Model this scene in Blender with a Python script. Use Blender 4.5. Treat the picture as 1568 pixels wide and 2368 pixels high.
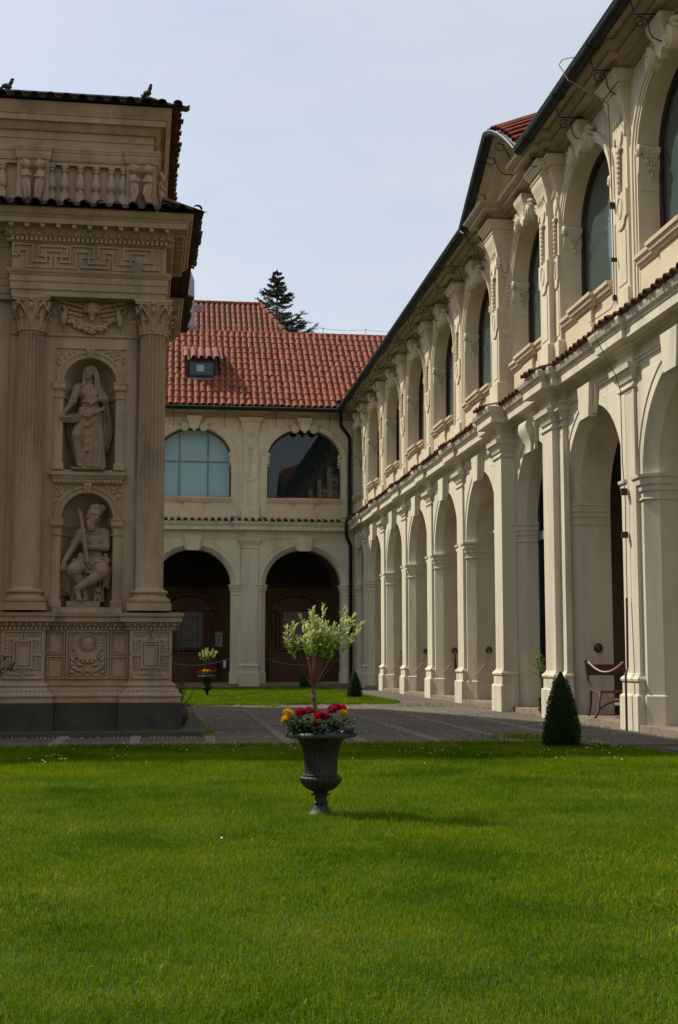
import bpy, math, random
import numpy as np
from mathutils import Vector, Matrix, Euler
random.seed(7); RNG = np.random.default_rng(7)
R = math.radians; PI = math.pi
for _o in list(bpy.data.objects): bpy.data.objects.remove(_o, do_unlink=True)
SC = bpy.context.scene
COL = SC.collection

# ------------------------------------------------------------------ camera, sky, sun, exposure
cam = bpy.data.cameras.new('camera'); cam_o = bpy.data.objects.new('camera', cam); COL.objects.link(cam_o)
cam.sensor_fit = 'VERTICAL'; cam.sensor_height = 24.0; cam.lens = 24.0 * 3050 / 2368
cam.clip_start = 0.05; cam.clip_end = 3000
cam_o.location = (0, 0, 1.05); cam_o.rotation_euler = (R(90 + 6.268), 0, R(-7.317))
SC.camera = cam_o
SUN_EL, SUN_AZ = 48.0, math.degrees(math.atan2(-0.80, 0.60))     # azimuth from +Y towards +X
sd = Vector((math.sin(R(SUN_AZ)) * math.cos(R(SUN_EL)), math.cos(R(SUN_AZ)) * math.cos(R(SUN_EL)), math.sin(R(SUN_EL))))
W = bpy.data.worlds.new('World'); SC.world = W; W.use_nodes = True
nt = W.node_tree; nt.nodes.clear(); N = nt.nodes.new; L = nt.links.new
wo = N('ShaderNodeOutputWorld'); bg = N('ShaderNodeBackground'); sky = N('ShaderNodeTexSky')
sky.sky_type = 'NISHITA'; sky.sun_disc = False
sky.sun_elevation = R(SUN_EL); sky.sun_rotation = R(SUN_AZ); sky.air_density = 1.0; sky.dust_density = 2.2; sky.ozone_density = 1.0
tc = N('ShaderNodeTexCoord'); mp = N('ShaderNodeMapping'); mp.inputs['Scale'].default_value = (1.0, 1.0, 2.6)
nz = N('ShaderNodeTexNoise'); nz.inputs['Scale'].default_value = 2.1; nz.inputs['Detail'].default_value = 7; nz.inputs['Roughness'].default_value = 0.58
rp = N('ShaderNodeValToRGB'); rp.color_ramp.elements[0].position = 0.30; rp.color_ramp.elements[1].position = 0.72
rp.color_ramp.elements[0].color = (0.38, 0.38, 0.38, 1); rp.color_ramp.elements[1].color = (0.96, 0.96, 0.96, 1)
mx = N('ShaderNodeMix'); mx.data_type = 'RGBA'
mx.inputs[7].default_value = (4.45, 4.66, 4.92, 1)          # thin bright overcast veil
L(tc.outputs['Generated'], mp.inputs['Vector']); L(mp.outputs['Vector'], nz.inputs['Vector']); L(nz.outputs['Fac'], rp.inputs['Fac'])
L(rp.outputs['Color'], mx.inputs[0]); L(sky.outputs['Color'], mx.inputs[6]); L(mx.outputs[2], bg.inputs['Color'])
bg.inputs['Strength'].default_value = 0.125; L(bg.outputs['Background'], wo.inputs['Surface'])
sl = bpy.data.lights.new('sun', 'SUN'); sl.energy = 3.8; sl.angle = R(0.9); sl.color = (1.0, 0.93, 0.80)
so = bpy.data.objects.new('sun', sl); COL.objects.link(so); so.rotation_euler = (-sd).to_track_quat('-Z', 'Y').to_euler()
so.location = (-30, 40, 60)
vs = SC.view_settings; vs.view_transform = 'Standard'; vs.look = 'None'; vs.exposure = 0.38; vs.gamma = 1.0; vs.use_curve_mapping = False

# ------------------------------------------------------------------ mesh helpers
class MB:
    def __init__(s): s.v = []; s.f = []
    def add(s, V, F):
        o = len(s.v); s.v.extend([tuple(p) for p in V]); s.f.extend([tuple(i + o for i in q) for q in F]); return s
    def merge(s, m, mat=None, loc=(0, 0, 0)):
        M = mat if mat is not None else Matrix.Identity(4)
        return s.add([(M @ Vector(p)) + Vector(loc) for p in m.v], m.f)
    def box(s, x0, x1, y0, y1, z0, z1):
        return s.add([(x0,y0,z0),(x1,y0,z0),(x1,y1,z0),(x0,y1,z0),(x0,y0,z1),(x1,y0,z1),(x1,y1,z1),(x0,y1,z1)],
                     [(0,3,2,1),(4,5,6,7),(0,1,5,4),(1,2,6,5),(2,3,7,6),(3,0,4,7)])
    def prism(s, pts, a0, a1, axis='y', bev=0.0):
        """polygon pts in (x,z) for axis y, (x,y) for axis z, (y,z) for axis x"""
        def P(p, a): return (p[0], a, p[1]) if axis == 'y' else ((p[0], p[1], a) if axis == 'z' else (a, p[0], p[1]))
        n = len(pts); rows = [(pts, a0)]
        if bev > 0:
            cx = sum(p[0] for p in pts) / n; cy = sum(p[1] for p in pts) / n
            q = inset(pts, bev); rows = [(q, a0), (pts, a0 + (bev if a1 > a0 else -bev)), (pts, a1)]
        else: rows = [(pts, a0), (pts, a1)]
        V = [P(p, a) for ps, a in rows for p in ps]; F = [tuple(range(n)), tuple(range(n * (len(rows) - 1), n * len(rows)))[::-1]]
        for k in range(len(rows) - 1):
            for i in range(n): F.append((k*n+i, (k+1)*n+i, (k+1)*n+(i+1) % n, k*n+(i+1) % n))
        return s.add(V, F)
    def sweep(s, path, prof, caps=True, closed=False, flush=False):
        """plan path (x,y); profile (out,z); out is to the right of the walking direction"""
        n = len(path); P = [Vector(p) for p in path]; nr = []
        segs = n if closed else n - 1
        for i in range(segs):
            d = (P[(i+1) % n] - P[i]).normalized(); nr.append(Vector((d.y, -d.x)))
        V = []; m = len(prof)
        for i in range(n):
            if closed: a, b = nr[i-1], nr[i]
            else: a = nr[max(i-1, 0)]; b = nr[min(i, segs-1)]
            mm = (a + b) / max(1 + a.dot(b), 0.2)
            for o, z in prof:
                o = o if abs(o) > 1e-9 or flush else -.006
                V.append((P[i].x + mm.x * o, P[i].y + mm.y * o, z))
        F = []
        for i in range(segs):
            j = (i + 1) % n
            for k in range(m - 1): F.append((i*m+k, j*m+k, j*m+k+1, i*m+k+1))
        if caps and not closed: F.append(tuple(range(m))[::-1]); F.append(tuple(range((n-1)*m, n*m)))
        return s.add(V, F)
    def lathe(s, prof, n=24, c=(0, 0, 0), rf=None, a0=0.0, a1=2*PI, axis=None):
        full = abs(a1 - a0 - 2*PI) < 1e-6; k = n if full else n + 1; V = []; m = len(prof)
        for i in range(k):
            t = a0 + (a1 - a0) * i / n
            for r, z in prof:
                rr = r * rf(t, z) if rf else r
                V.append((c[0] + rr*math.cos(t), c[1] + rr*math.sin(t), c[2] + z))
        F = []
        for i in range(n):
            j = (i + 1) % k
            for q in range(m - 1): F.append((i*m+q, j*m+q, j*m+q+1, i*m+q+1))
        return s.add(V, F)
    def tube(s, pts, r, n=6, caps=True):
        P = [Vector(p) for p in pts]; m = len(P); rs = r if hasattr(r, '__len__') else [r] * m
        V = []; up = Vector((0, 0, 1)); pu = None
        for i in range(m):
            d = (P[min(i+1, m-1)] - P[max(i-1, 0)])
            d = d.normalized() if d.length > 1e-9 else Vector((0, 0, 1))
            if pu is None:
                u = d.cross(up) if abs(d.dot(up)) < 0.95 else d.cross(Vector((1, 0, 0)))
            else: u = pu - d * pu.dot(d)
            u.normalize(); pu = u; w = d.cross(u)
            for k in range(n):
                t = 2*PI*k/n; V.append(P[i] + (u*math.cos(t) + w*math.sin(t)) * rs[i])
        F = [(i*n+k, i*n+(k+1) % n, (i+1)*n+(k+1) % n, (i+1)*n+k) for i in range(m-1) for k in range(n)]
        if caps: F.append(tuple(range(n))[::-1]); F.append(tuple(range((m-1)*n, m*n)))
        return s.add(V, F)
    def ell(s, c, r, n=10, m=6, rot=None):
        if not hasattr(r, '__len__'): r = (r, r, r)
        V = [(0, 0, r[2])]
        for j in range(1, m):
            p = PI*j/m
            for i in range(n):
                t = 2*PI*i/n; V.append((r[0]*math.sin(p)*math.cos(t), r[1]*math.sin(p)*math.sin(t), r[2]*math.cos(p)))
        V.append((0, 0, -r[2])); F = [(0, 1+i, 1+(i+1) % n) for i in range(n)]
        for j in range(m-2):
            for i in range(n): F.append((1+j*n+i, 1+(j+1)*n+i, 1+(j+1)*n+(i+1) % n, 1+j*n+(i+1) % n))
        e = len(V)-1; F += [(e, 1+(m-2)*n+(i+1) % n, 1+(m-2)*n+i) for i in range(n)]
        M = Euler(rot).to_matrix() if rot is not None else Matrix.Identity(3); c = Vector(c)
        return s.add([c + M @ Vector(p) for p in V], F)
    def cap(s, a, b, ra, rb, n=10):
        """tapered capsule"""
        a = Vector(a); b = Vector(b); s.tube([a, b], [ra, rb], n); s.ell(a, ra, n, 6); s.ell(b, rb, n, 6); return s
    def grid(s, P, nu, nv, closed_u=False):
        F = []
        for j in range(nv-1):
            for i in range(nu if closed_u else nu-1):
                F.append((j*nu+i, j*nu+(i+1) % nu, (j+1)*nu+(i+1) % nu, (j+1)*nu+i))
        return s.add(P, F)
    def mesh(s, name, smooth=None):
        me = bpy.data.meshes.new(name); me.from_pydata(s.v, [], s.f); me.validate(); 
        if smooth is not None:
            me.polygons.foreach_set('use_smooth', [True] * len(me.polygons))
            if smooth < 180: me.set_sharp_from_angle(angle=R(smooth))
        me.update(); return me

def inset(pts, d):
    """crude polygon inset (keeps vertex count)"""
    n = len(pts); A = sum(pts[i][0]*pts[(i+1) % n][1] - pts[(i+1) % n][0]*pts[i][1] for i in range(n)); sg = 1 if A > 0 else -1
    out = []
    for i in range(n):
        a = Vector(pts[i-1]); b = Vector(pts[i]); c = Vector(pts[(i+1) % n])
        d1 = (b-a); d2 = (c-b)
        if d1.length < 1e-9 or d2.length < 1e-9: out.append(tuple(b)); continue
        d1.normalize(); d2.normalize(); n1 = Vector((-d1.y, d1.x))*sg; n2 = Vector((-d2.y, d2.x))*sg
        q = (n1+n2)/max(1+n1.dot(n2), 0.35); out.append(tuple(b+q*d))
    return out

def obj(name, m, mat, parent=None, loc=(0, 0, 0), rot=(0, 0, 0), scale=(1, 1, 1), smooth=None):
    me = m.mesh(name, smooth) if isinstance(m, MB) else m
    if mat is not None and len(me.materials) == 0: me.materials.append(mat)
    o = bpy.data.objects.new(name, me); COL.objects.link(o)
    o.location = loc; o.rotation_euler = rot; o.scale = scale
    if parent is not None: o.parent = parent
    return o
def tag(o, label=None, cat=None, group=None, kind=None):
    if label: o['label'] = label
    if cat: o['category'] = cat
    if group: o['group'] = group
    if kind: o['kind'] = kind
    return o
def thing(name, label, cat, loc=(0, 0, 0), rz=0.0, group=None):
    o = bpy.data.objects.new(name, None); COL.objects.link(o); o.empty_display_size = 0.3
    o.location = loc; o.rotation_euler = (0, 0, rz); return tag(o, label, cat, group)
def copy_tree(o, parent=None):
    c = o.copy(); COL.objects.link(c); c.parent = parent
    for ch in list(o.children): copy_tree(ch, c)
    return c

# ------------------------------------------------------------------ materials
def mat(name, col, rough=0.8, var=0.15, vscale=3.0, bump=0.0, bscale=40.0, col2=None, streak=0.0, spec=0.3, objvar=0.0, coat=0.0,
        stain=None, sscale=0.8, samt=0.0, metal=0.0, transl=0.0, stain2=None, s2scale=2.0, s2amt=0.0, s2streak=1.0):
    m = bpy.data.materials.new(name); m.use_nodes = True; t = m.node_tree; b = t.nodes['Principled BSDF']
    n = t.nodes.new; l = t.links.new
    b.inputs['Roughness'].default_value = rough; b.inputs['Specular IOR Level'].default_value = spec; b.inputs['Metallic'].default_value = metal
    b.inputs['Coat Weight'].default_value = coat
    geo = n('ShaderNodeNewGeometry')
    pos = geo.outputs['Position']
    if streak > 0:
        mpn = n('ShaderNodeMapping'); mpn.inputs['Scale'].default_value = (1, 1, streak); l(pos, mpn.inputs['Vector']); vec = mpn.outputs['Vector']
    else: vec = pos
    nz = n('ShaderNodeTexNoise'); nz.inputs['Scale'].default_value = vscale; nz.inputs['Detail'].default_value = 7; nz.inputs['Roughness'].default_value = 0.65
    l(vec, nz.inputs['Vector'])
    rp = n('ShaderNodeValToRGB'); rp.color_ramp.elements[0].position = 0.25; rp.color_ramp.elements[1].position = 0.75
    c2 = col2 if col2 else tuple(max(0, c*(1+var)) for c in col); c1 = tuple(c*(1-var) for c in col)
    rp.color_ramp.elements[0].color = (*c1, 1); rp.color_ramp.elements[1].color = (*c2, 1)
    l(nz.outputs['Fac'], rp.inputs['Fac']); out = rp.outputs['Color']
    if stain and samt > 0:
        ns = n('ShaderNodeTexNoise'); ns.inputs['Scale'].default_value = sscale; ns.inputs['Detail'].default_value = 8; ns.inputs['Roughness'].default_value = 0.7
        l(vec, ns.inputs['Vector']); rs = n('ShaderNodeValToRGB'); rs.color_ramp.elements[0].position = 0.48; rs.color_ramp.elements[1].position = 0.72
        rs.color_ramp.elements[0].color = (0, 0, 0, 1); rs.color_ramp.elements[1].color = (samt, samt, samt, 1); l(ns.outputs['Fac'], rs.inputs['Fac'])
        mm = n('ShaderNodeMix'); mm.data_type = 'RGBA'; l(rs.outputs['Color'], mm.inputs[0]); l(out, mm.inputs[6]); mm.inputs[7].default_value = (*stain, 1); out = mm.outputs[2]
    if stain2 and s2amt > 0:
        m2 = n('ShaderNodeMapping'); m2.inputs['Scale'].default_value = (1, 1, s2streak); m2.inputs['Location'].default_value = (7.3, 2.1, 4.4); l(pos, m2.inputs['Vector'])
        ns = n('ShaderNodeTexNoise'); ns.inputs['Scale'].default_value = s2scale; ns.inputs['Detail'].default_value = 9; ns.inputs['Roughness'].default_value = 0.72
        l(m2.outputs['Vector'], ns.inputs['Vector']); rs = n('ShaderNodeValToRGB'); rs.color_ramp.elements[0].position = 0.50; rs.color_ramp.elements[1].position = 0.70
        rs.color_ramp.elements[0].color = (0, 0, 0, 1); rs.color_ramp.elements[1].color = (s2amt, s2amt, s2amt, 1); l(ns.outputs['Fac'], rs.inputs['Fac'])
        mm = n('ShaderNodeMix'); mm.data_type = 'RGBA'; l(rs.outputs['Color'], mm.inputs[0]); l(out, mm.inputs[6]); mm.inputs[7].default_value = (*stain2, 1); out = mm.outputs[2]
    if objvar > 0:
        oi = n('ShaderNodeObjectInfo'); mr = n('ShaderNodeMapRange'); mr.inputs[3].default_value = 1-objvar; mr.inputs[4].default_value = 1+objvar*0.7
        l(oi.outputs['Random'], mr.inputs[0]); vm = n('ShaderNodeVectorMath'); vm.operation = 'SCALE'; l(out, vm.inputs[0]); l(mr.outputs[0], vm.inputs['Scale']); out = vm.outputs[0]
    l(out, b.inputs['Base Color'])
    if bump > 0:
        nb = n('ShaderNodeTexNoise'); nb.inputs['Scale'].default_value = bscale; nb.inputs['Detail'].default_value = 5; l(pos, nb.inputs['Vector'])
        bp = n('ShaderNodeBump'); bp.inputs['Strength'].default_value = bump; bp.inputs['Distance'].default_value = 0.01
        l(nb.outputs['Fac'], bp.inputs['Height']); l(bp.outputs['Normal'], b.inputs['Normal'])
    if transl > 0:
        tr = n('ShaderNodeBsdfTranslucent'); l(out, tr.inputs['Color']); ms = n('ShaderNodeMixShader'); ms.inputs[0].default_value = transl
        l(b.outputs[0], ms.inputs[1]); l(tr.outputs[0], ms.inputs[2]); l(ms.outputs[0], t.nodes['Material Output'].inputs['Surface'])
    return m
M = {}
M['plaster'] = mat('cream_plaster', (0.61, 0.565, 0.445), 0.9, 0.09, 1.1, 0.12, 60, stain=(0.43, 0.40, 0.32), sscale=0.6, samt=0.45, streak=0.3, stain2=(0.345, 0.31, 0.245), s2scale=2.3, s2amt=0.65, s2streak=0.15)
M['plaster_up'] = mat('yellow_cream_plaster', (0.635, 0.565, 0.42), 0.9, 0.08, 1.3, 0.12, 60, stain=(0.46, 0.39, 0.27), sscale=0.7, samt=0.45, streak=0.35, stain2=(0.36, 0.30, 0.22), s2scale=2.6, s2amt=0.65, s2streak=0.16)
M['apron'] = mat('peach_plaster', (0.60, 0.50, 0.35), 0.9, 0.10, 1.6, 0.10, 60, stain=(0.45, 0.36, 0.25), sscale=1.2, samt=0.4)
M['plaster_eaves'] = mat('stained_eaves_plaster', (0.40, 0.34, 0.245), 0.9, 0.14, 2.2, 0.1, 60, stain=(0.20, 0.165, 0.12), sscale=1.4, samt=0.6)  # darker tan plaster with random dark stains, used on eaves and raking cornices
M['stone'] = mat('sandstone', (0.385, 0.285, 0.185), 0.88, 0.25, 1.6, 0.35, 55, col2=(0.48, 0.385, 0.275), stain=(0.34, 0.205, 0.10), sscale=1.0, samt=0.85, streak=0.22, stain2=(0.165, 0.128, 0.092), s2scale=2.0, s2amt=0.75, s2streak=0.3)
M['stone2'] = mat('carved_sandstone', (0.40, 0.30, 0.20), 0.85, 0.2, 4.0, 0.2, 70, stain=(0.20, 0.16, 0.125), sscale=3.0, samt=0.55, stain2=(0.36, 0.24, 0.13), s2scale=2.0, s2amt=.4)
M['statue'] = mat('statue_sandstone', (0.285, 0.21, 0.138), 0.8, 0.2, 5.0, 0.15, 80, stain=(0.14, 0.105, 0.075), sscale=4.0, samt=0.7, stain2=(0.27, 0.175, 0.095), s2scale=3.0, s2amt=.4)
M['base'] = mat('dark_base_stone', (0.055, 0.053, 0.046), 0.8, 0.35, 4.0, 0.3, 60, stain=(0.095, 0.075, 0.035), sscale=1.9, samt=0.8)
M['slab'] = mat('mossy_step_stone', (0.085, 0.08, 0.055), 0.9, 0.25, 3.0, 0.3, 50, stain=(0.06, 0.075, 0.025), sscale=1.5, samt=0.7)
M['tile'] = mat('red_roof_tile', (0.228, 0.058, 0.028), 0.8, 0.35, 4.2, 0.2, 60, stain=(0.10, 0.042, 0.03), sscale=1.1, samt=0.6, objvar=0.2)
M['tile_old'] = mat('blackened_roof_tile', (0.105, 0.055, 0.042), 0.8, 0.3, 6.0, 0.3, 60, stain=(0.035, 0.03, 0.028), sscale=3.0, samt=0.8, objvar=0.35)
M['tile_cap'] = mat('worn_cornice_tile', (0.15, 0.066, 0.046), 0.8, 0.3, 5.0, 0.3, 60, stain=(0.045, 0.035, 0.03), sscale=2.5, samt=0.85, objvar=0.4)
M['gutter'] = mat('dark_copper_gutter', (0.012, 0.016, 0.017), 0.55, 0.4, 4.0, 0.05, 30, spec=0.25, stain=(0.04, 0.065, 0.055), sscale=2.0, samt=0.25)
M['verdigris'] = mat('green_copper_edge', (0.10, 0.19, 0.16), 0.5, 0.3, 5.0, spec=0.5)
M['iron'] = mat('black_wrought_iron', (0.02, 0.02, 0.021), 0.55, 0.3, 10.0, spec=0.4)
M['wood'] = mat('red_brown_window_wood', (0.06, 0.022, 0.016), 0.55, 0.25, 6.0)
M['bench'] = mat('brown_bench_wood', (0.09, 0.035, 0.028), 0.6, 0.3, 12.0, 0.2, 80, stain=(0.14, 0.09, 0.07), sscale=6.0, samt=0.4)
M['altar'] = mat('dark_varnished_altar_wood', (0.10, 0.032, 0.014), 0.45, 0.35, 5.0, spec=0.4)
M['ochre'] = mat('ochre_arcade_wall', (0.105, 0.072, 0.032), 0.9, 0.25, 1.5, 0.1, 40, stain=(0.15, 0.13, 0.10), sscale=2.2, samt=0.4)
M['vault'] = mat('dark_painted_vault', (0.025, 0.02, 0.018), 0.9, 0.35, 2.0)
M['blind'] = mat('pale_blue_window_blind', (0.27, 0.45, 0.50), 0.25, 0.05, 1.0)
M['slate'] = mat('paving_slab', (0.112, 0.095, 0.076), 0.85, 0.22, 5.0, 0.3, 80, stain=(0.12, 0.105, 0.085), sscale=2.0, samt=0.5, objvar=0.16)
M['earth'] = mat('joint_earth', (0.075, 0.062, 0.045), 0.95, 0.3, 8.0, 0.5, 60)
M['cobble'] = mat('pale_pebble', (0.33, 0.29, 0.24), 0.8, 0.45, 30.0, 0.1, 100)
M['kerb'] = mat('sandstone_kerb', (0.24, 0.19, 0.145), 0.88, 0.2, 4.0, 0.3, 50, stain=(0.09, 0.075, 0.055), sscale=1.8, samt=0.6)
M['urn'] = mat('grey_painted_iron', (0.022, 0.026, 0.025), 0.5, 0.25, 12.0, 0.15, 60, spec=0.3, stain=(0.09, 0.06, 0.035), sscale=9.0, samt=0.35)
M['soil'] = mat('potting_soil', (0.02, 0.014, 0.01), 0.95, 0.4, 40)
M['bark'] = mat('willow_bark', (0.13, 0.095, 0.055), 0.9, 0.35, 25.0, 0.5, 120)
M['twig'] = mat('red_willow_twig', (0.12, 0.05, 0.032), 0.75, 0.3, 15.0)
M['box'] = mat('boxwood_leaf', (0.034, 0.066, 0.012), 0.5, 0.55, 9.0, spec=0.4, transl=0.25)
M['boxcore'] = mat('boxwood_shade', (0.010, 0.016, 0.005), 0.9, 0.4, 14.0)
M['leaf_pale'] = mat('cream_green_leaf', (0.50, 0.60, 0.17), 0.6, 0.22, 6.0, col2=(0.74, 0.76, 0.36), objvar=0.25, transl=0.35)
M['leaf'] = mat('fresh_green_leaf', (0.19, 0.30, 0.03), 0.5, 0.3, 9.0, objvar=0.35, transl=0.35)
M['leaf_dark'] = mat('dark_green_leaf', (0.03, 0.075, 0.018), 0.45, 0.35, 14.0, spec=0.4, transl=0.25)
M['oleander'] = mat('oleander_leaf', (0.03, 0.06, 0.022), 0.45, 0.3, 9.0, objvar=0.2, transl=0.2)
M['needle'] = mat('spruce_needle', (0.05, 0.072, 0.03), 0.7, 0.5, 2.0, transl=0.15)
M['red'] = mat('crimson_petal', (0.40, 0.010, 0.025), 0.6, 0.3, 30.0, transl=0.3)
M['magenta'] = mat('magenta_petal', (0.37, 0.010, 0.085), 0.6, 0.3, 30.0, transl=0.3)
M['yellow'] = mat('yellow_petal', (0.72, 0.42, 0.012), 0.6, 0.2, 30.0, transl=0.3)
M['white'] = mat('white_petal', (0.55, 0.55, 0.52), 0.6, 0.05, 30.0)
M['rope'] = mat('grey_rope', (0.36, 0.31, 0.25), 0.9, 0.2, 60.0)
M['brass'] = mat('dark_metal_knob', (0.05, 0.048, 0.045), 0.35, 0.2, 10, spec=0.6)
M['bird'] = mat('grey_feather', (0.035, 0.038, 0.042), 0.7, 0.35, 20.0)
M['paper'] = mat('printed_notice', (0.42, 0.43, 0.44), 0.6, 0.04, 4.0)
M['ink'] = mat('notice_ink', (0.05, 0.05, 0.06), 0.7, 0.1, 4.0)
M['pot'] = mat('dark_glazed_pot', (0.05, 0.042, 0.03), 0.35, 0.4, 9.0, spec=0.5)
M['clay'] = mat('red_saucer', (0.32, 0.07, 0.04), 0.7, 0.2, 9.0)
M['cable'] = mat('rusty_cable', (0.12, 0.085, 0.04), 0.7, 0.3, 30.0)
M['grey_wall'] = mat('grey_render', (0.36, 0.34, 0.31), 0.9, 0.15, 1.0, stain=(0.16, 0.15, 0.135), sscale=1.0, samt=0.5)
M['zinc'] = mat('zinc_flashing', (0.17, 0.20, 0.21), 0.5, 0.25, 5.0, spec=0.5)
M['glassm'] = mat('picture_glass', (0.10, 0.10, 0.098), 0.25, 0.3, 2.5, spec=0.5)
def glass(name, col, rough=0.03, spec=0.5):
    m = bpy.data.materials.new(name); m.use_nodes = True; t = m.node_tree; b = t.nodes['Principled BSDF']
    b.inputs['Base Color'].default_value = (*col, 1); b.inputs['Roughness'].default_value = rough; b.inputs['Specular IOR Level'].default_value = spec
    nb = t.nodes.new('ShaderNodeTexNoise'); nb.inputs['Scale'].default_value = 1.2; bp = t.nodes.new('ShaderNodeBump'); bp.inputs['Strength'].default_value = 0.03; bp.inputs['Distance'].default_value = 0.02
    t.links.new(nb.outputs['Fac'], bp.inputs['Height']); t.links.new(bp.outputs['Normal'], b.inputs['Normal']); return m
M['glass'] = glass('dark_window_glass', (0.012, 0.02, 0.02), 0.02, 0.6)
M['glass_green'] = glass('green_window_glass', (0.05, 0.078, 0.074), 0.03, 0.7)
def grassmat(name, dark, light, yellow):
    m = bpy.data.materials.new(name); m.use_nodes = True; t = m.node_tree; b = t.nodes['Principled BSDF']; n = t.nodes.new; l = t.links.new
    geo = n('ShaderNodeNewGeometry'); nz = n('ShaderNodeTexNoise'); nz.inputs['Scale'].default_value = 1.1; nz.inputs['Detail'].default_value = 8; nz.inputs['Roughness'].default_value = 0.74
    l(geo.outputs['Position'], nz.inputs['Vector']); at = n('ShaderNodeAttribute'); at.attribute_name = 'rnd'
    ad = n('ShaderNodeMath'); ad.operation = 'MULTIPLY_ADD'; ad.inputs[1].default_value = 0.45; l(at.outputs['Fac'], ad.inputs[0]); l(nz.outputs['Fac'], ad.inputs[2])
    rp = n('ShaderNodeValToRGB'); e = rp.color_ramp.elements; e[0].position = 0.34; e[0].color = (*dark, 1); e[1].position = 0.64; e[1].color = (*light, 1)
    x = e.new(0.86); x.color = (*yellow, 1); l(ad.outputs[0], rp.inputs['Fac'])
    n2 = n('ShaderNodeTexNoise'); n2.inputs['Scale'].default_value = 0.55; n2.inputs['Detail'].default_value = 5; n2.inputs['Roughness'].default_value = 0.6; l(geo.outputs['Position'], n2.inputs['Vector'])
    r2 = n('ShaderNodeValToRGB'); q = r2.color_ramp.elements; q[0].position = 0.32; q[0].color = (0.62, 0.70, 0.6, 1); q[1].position = 0.70; q[1].color = (1.30, 1.08, 1.0, 1); z_ = q.new(0.5); z_.color = (1, 1, 1, 1); l(n2.outputs['Fac'], r2.inputs['Fac'])
    mu = n('ShaderNodeMix'); mu.data_type = 'RGBA'; mu.blend_type = 'MULTIPLY'; mu.inputs[0].default_value = 1.0; l(rp.outputs['Color'], mu.inputs[6]); l(r2.outputs['Color'], mu.inputs[7])
    class _o: outputs = {'Color': mu.outputs[2]}
    rp = _o; l(rp.outputs['Color'], b.inputs['Base Color'])
    b.inputs['Roughness'].default_value = 0.6; b.inputs['Specular IOR Level'].default_value = 0.06
    tr = n('ShaderNodeBsdfTranslucent'); l(rp.outputs['Color'], tr.inputs['Color']); ms = n('ShaderNodeMixShader'); ms.inputs[0].default_value = 0.35
    l(b.outputs[0], ms.inputs[1]); l(tr.outputs[0], ms.inputs[2]); l(ms.outputs[0], t.nodes['Material Output'].inputs['Surface']); return m
M['grass'] = grassmat('lawn_grass', (0.090, 0.172, 0.002), (0.174, 0.280, 0.004), (0.27, 0.26, 0.03))
M['turf'] = mat('turf_soil', (0.030, 0.055, 0.003), 0.95, 0.4, 14.0, 0.6, 50)
# ------------------------------------------------------------------ ground, lawns, paving
def sheet(name, pts, z, m):
    me = bpy.data.meshes.new(name); me.from_pydata([(x, y, z) for x, y in pts], [], [tuple(range(len(pts)))]); me.update()
    o = obj(name, me, m); return tag(o, kind='structure')
g = sheet('ground', [(-400, -400), (400, -400), (400, 900), (-400, 900)], -0.03, M['earth'])
LAWN1 = [(-14, -6), (5.62, -6), (5.66, 10.5), (5.62, 12.6), (5.46, 14.0), (5.1, 15.0), (4.55, 15.55), (3.6, 15.72), (1.0, 15.62), (-3, 15.5), (-14, 15.5)]
LAWN2 = [(-14, 29.0), (2.4, 29.15), (5.0, 29.7), (5.35, 30.4), (5.4, 31.5), (5.35, 45.4), (-14, 45.9)]
sheet('lawn', LAWN1, 0.0, M['turf']); sheet('lawn', LAWN2, 0.0, M['turf'])
def inpoly(P, x, y):
    r = np.zeros(len(x), bool); n = len(P); j = n-1
    for i in range(n):
        xi, yi = P[i]; xj, yj = P[j]
        c = ((yi > y) != (yj > y)) & (x < (xj-xi)*(y-yi)/((yj-yi) if yj != yi else 1e-9)+xi); r ^= c; j = i
    return r
def blades(x, y, h, w, lean, name, label, simple=0):
    """the first `simple` blades are single triangles, the rest bend in three"""
    n = len(x); th = RNG.uniform(0, 2*PI, n); ld = RNG.uniform(0, 2*PI, n); le = lean*np.abs(RNG.normal(0.5, 0.4, n))*h
    dx, dy = np.cos(th)*w*0.5, np.sin(th)*w*0.5; lx, ly = np.cos(ld)*le, np.sin(ld)*le
    V = np.zeros((n, 5, 3)); z0 = np.zeros(n)-0.003
    V[:, 0] = np.stack([x-dx, y-dy, z0], 1); V[:, 1] = np.stack([x+dx, y+dy, z0], 1)
    V[:, 2] = np.stack([x+dx*.8+lx*.35, y+dy*.8+ly*.35, h*.6], 1); V[:, 3] = np.stack([x-dx*.8+lx*.35, y-dy*.8+ly*.35, h*.6], 1)
    V[:, 4] = np.stack([x+lx, y+ly, h*np.sqrt(np.maximum(0.2, 1-0.5*(le/h)**2))], 1)
    b = np.arange(n)[:, None]*5; c_ = b[simple:]; T = np.concatenate([(b[:simple]+np.array([[0, 1, 4]])).reshape(-1), np.concatenate([c_+np.array([[0, 1, 2]]), c_+np.array([[0, 2, 3]]), c_+np.array([[3, 2, 4]])], 1).reshape(-1)])
    me = bpy.data.meshes.new(name); nt_ = len(T)//3
    me.vertices.add(n*5); me.vertices.foreach_set('co', V.reshape(-1)); me.loops.add(len(T)); me.loops.foreach_set('vertex_index', T.astype(np.int32))
    me.polygons.add(nt_); me.polygons.foreach_set('loop_start', np.arange(nt_, dtype=np.int32)*3)
    at = me.attributes.new('rnd', 'FLOAT', 'POINT'); at.data.foreach_set('value', np.repeat(RNG.uniform(-0.5, 0.5, n), 5).astype(np.float32))
    me.update(); me.validate(); o = obj(name, me, M['grass']); return tag(o, label, 'grass', kind='stuff')
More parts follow.
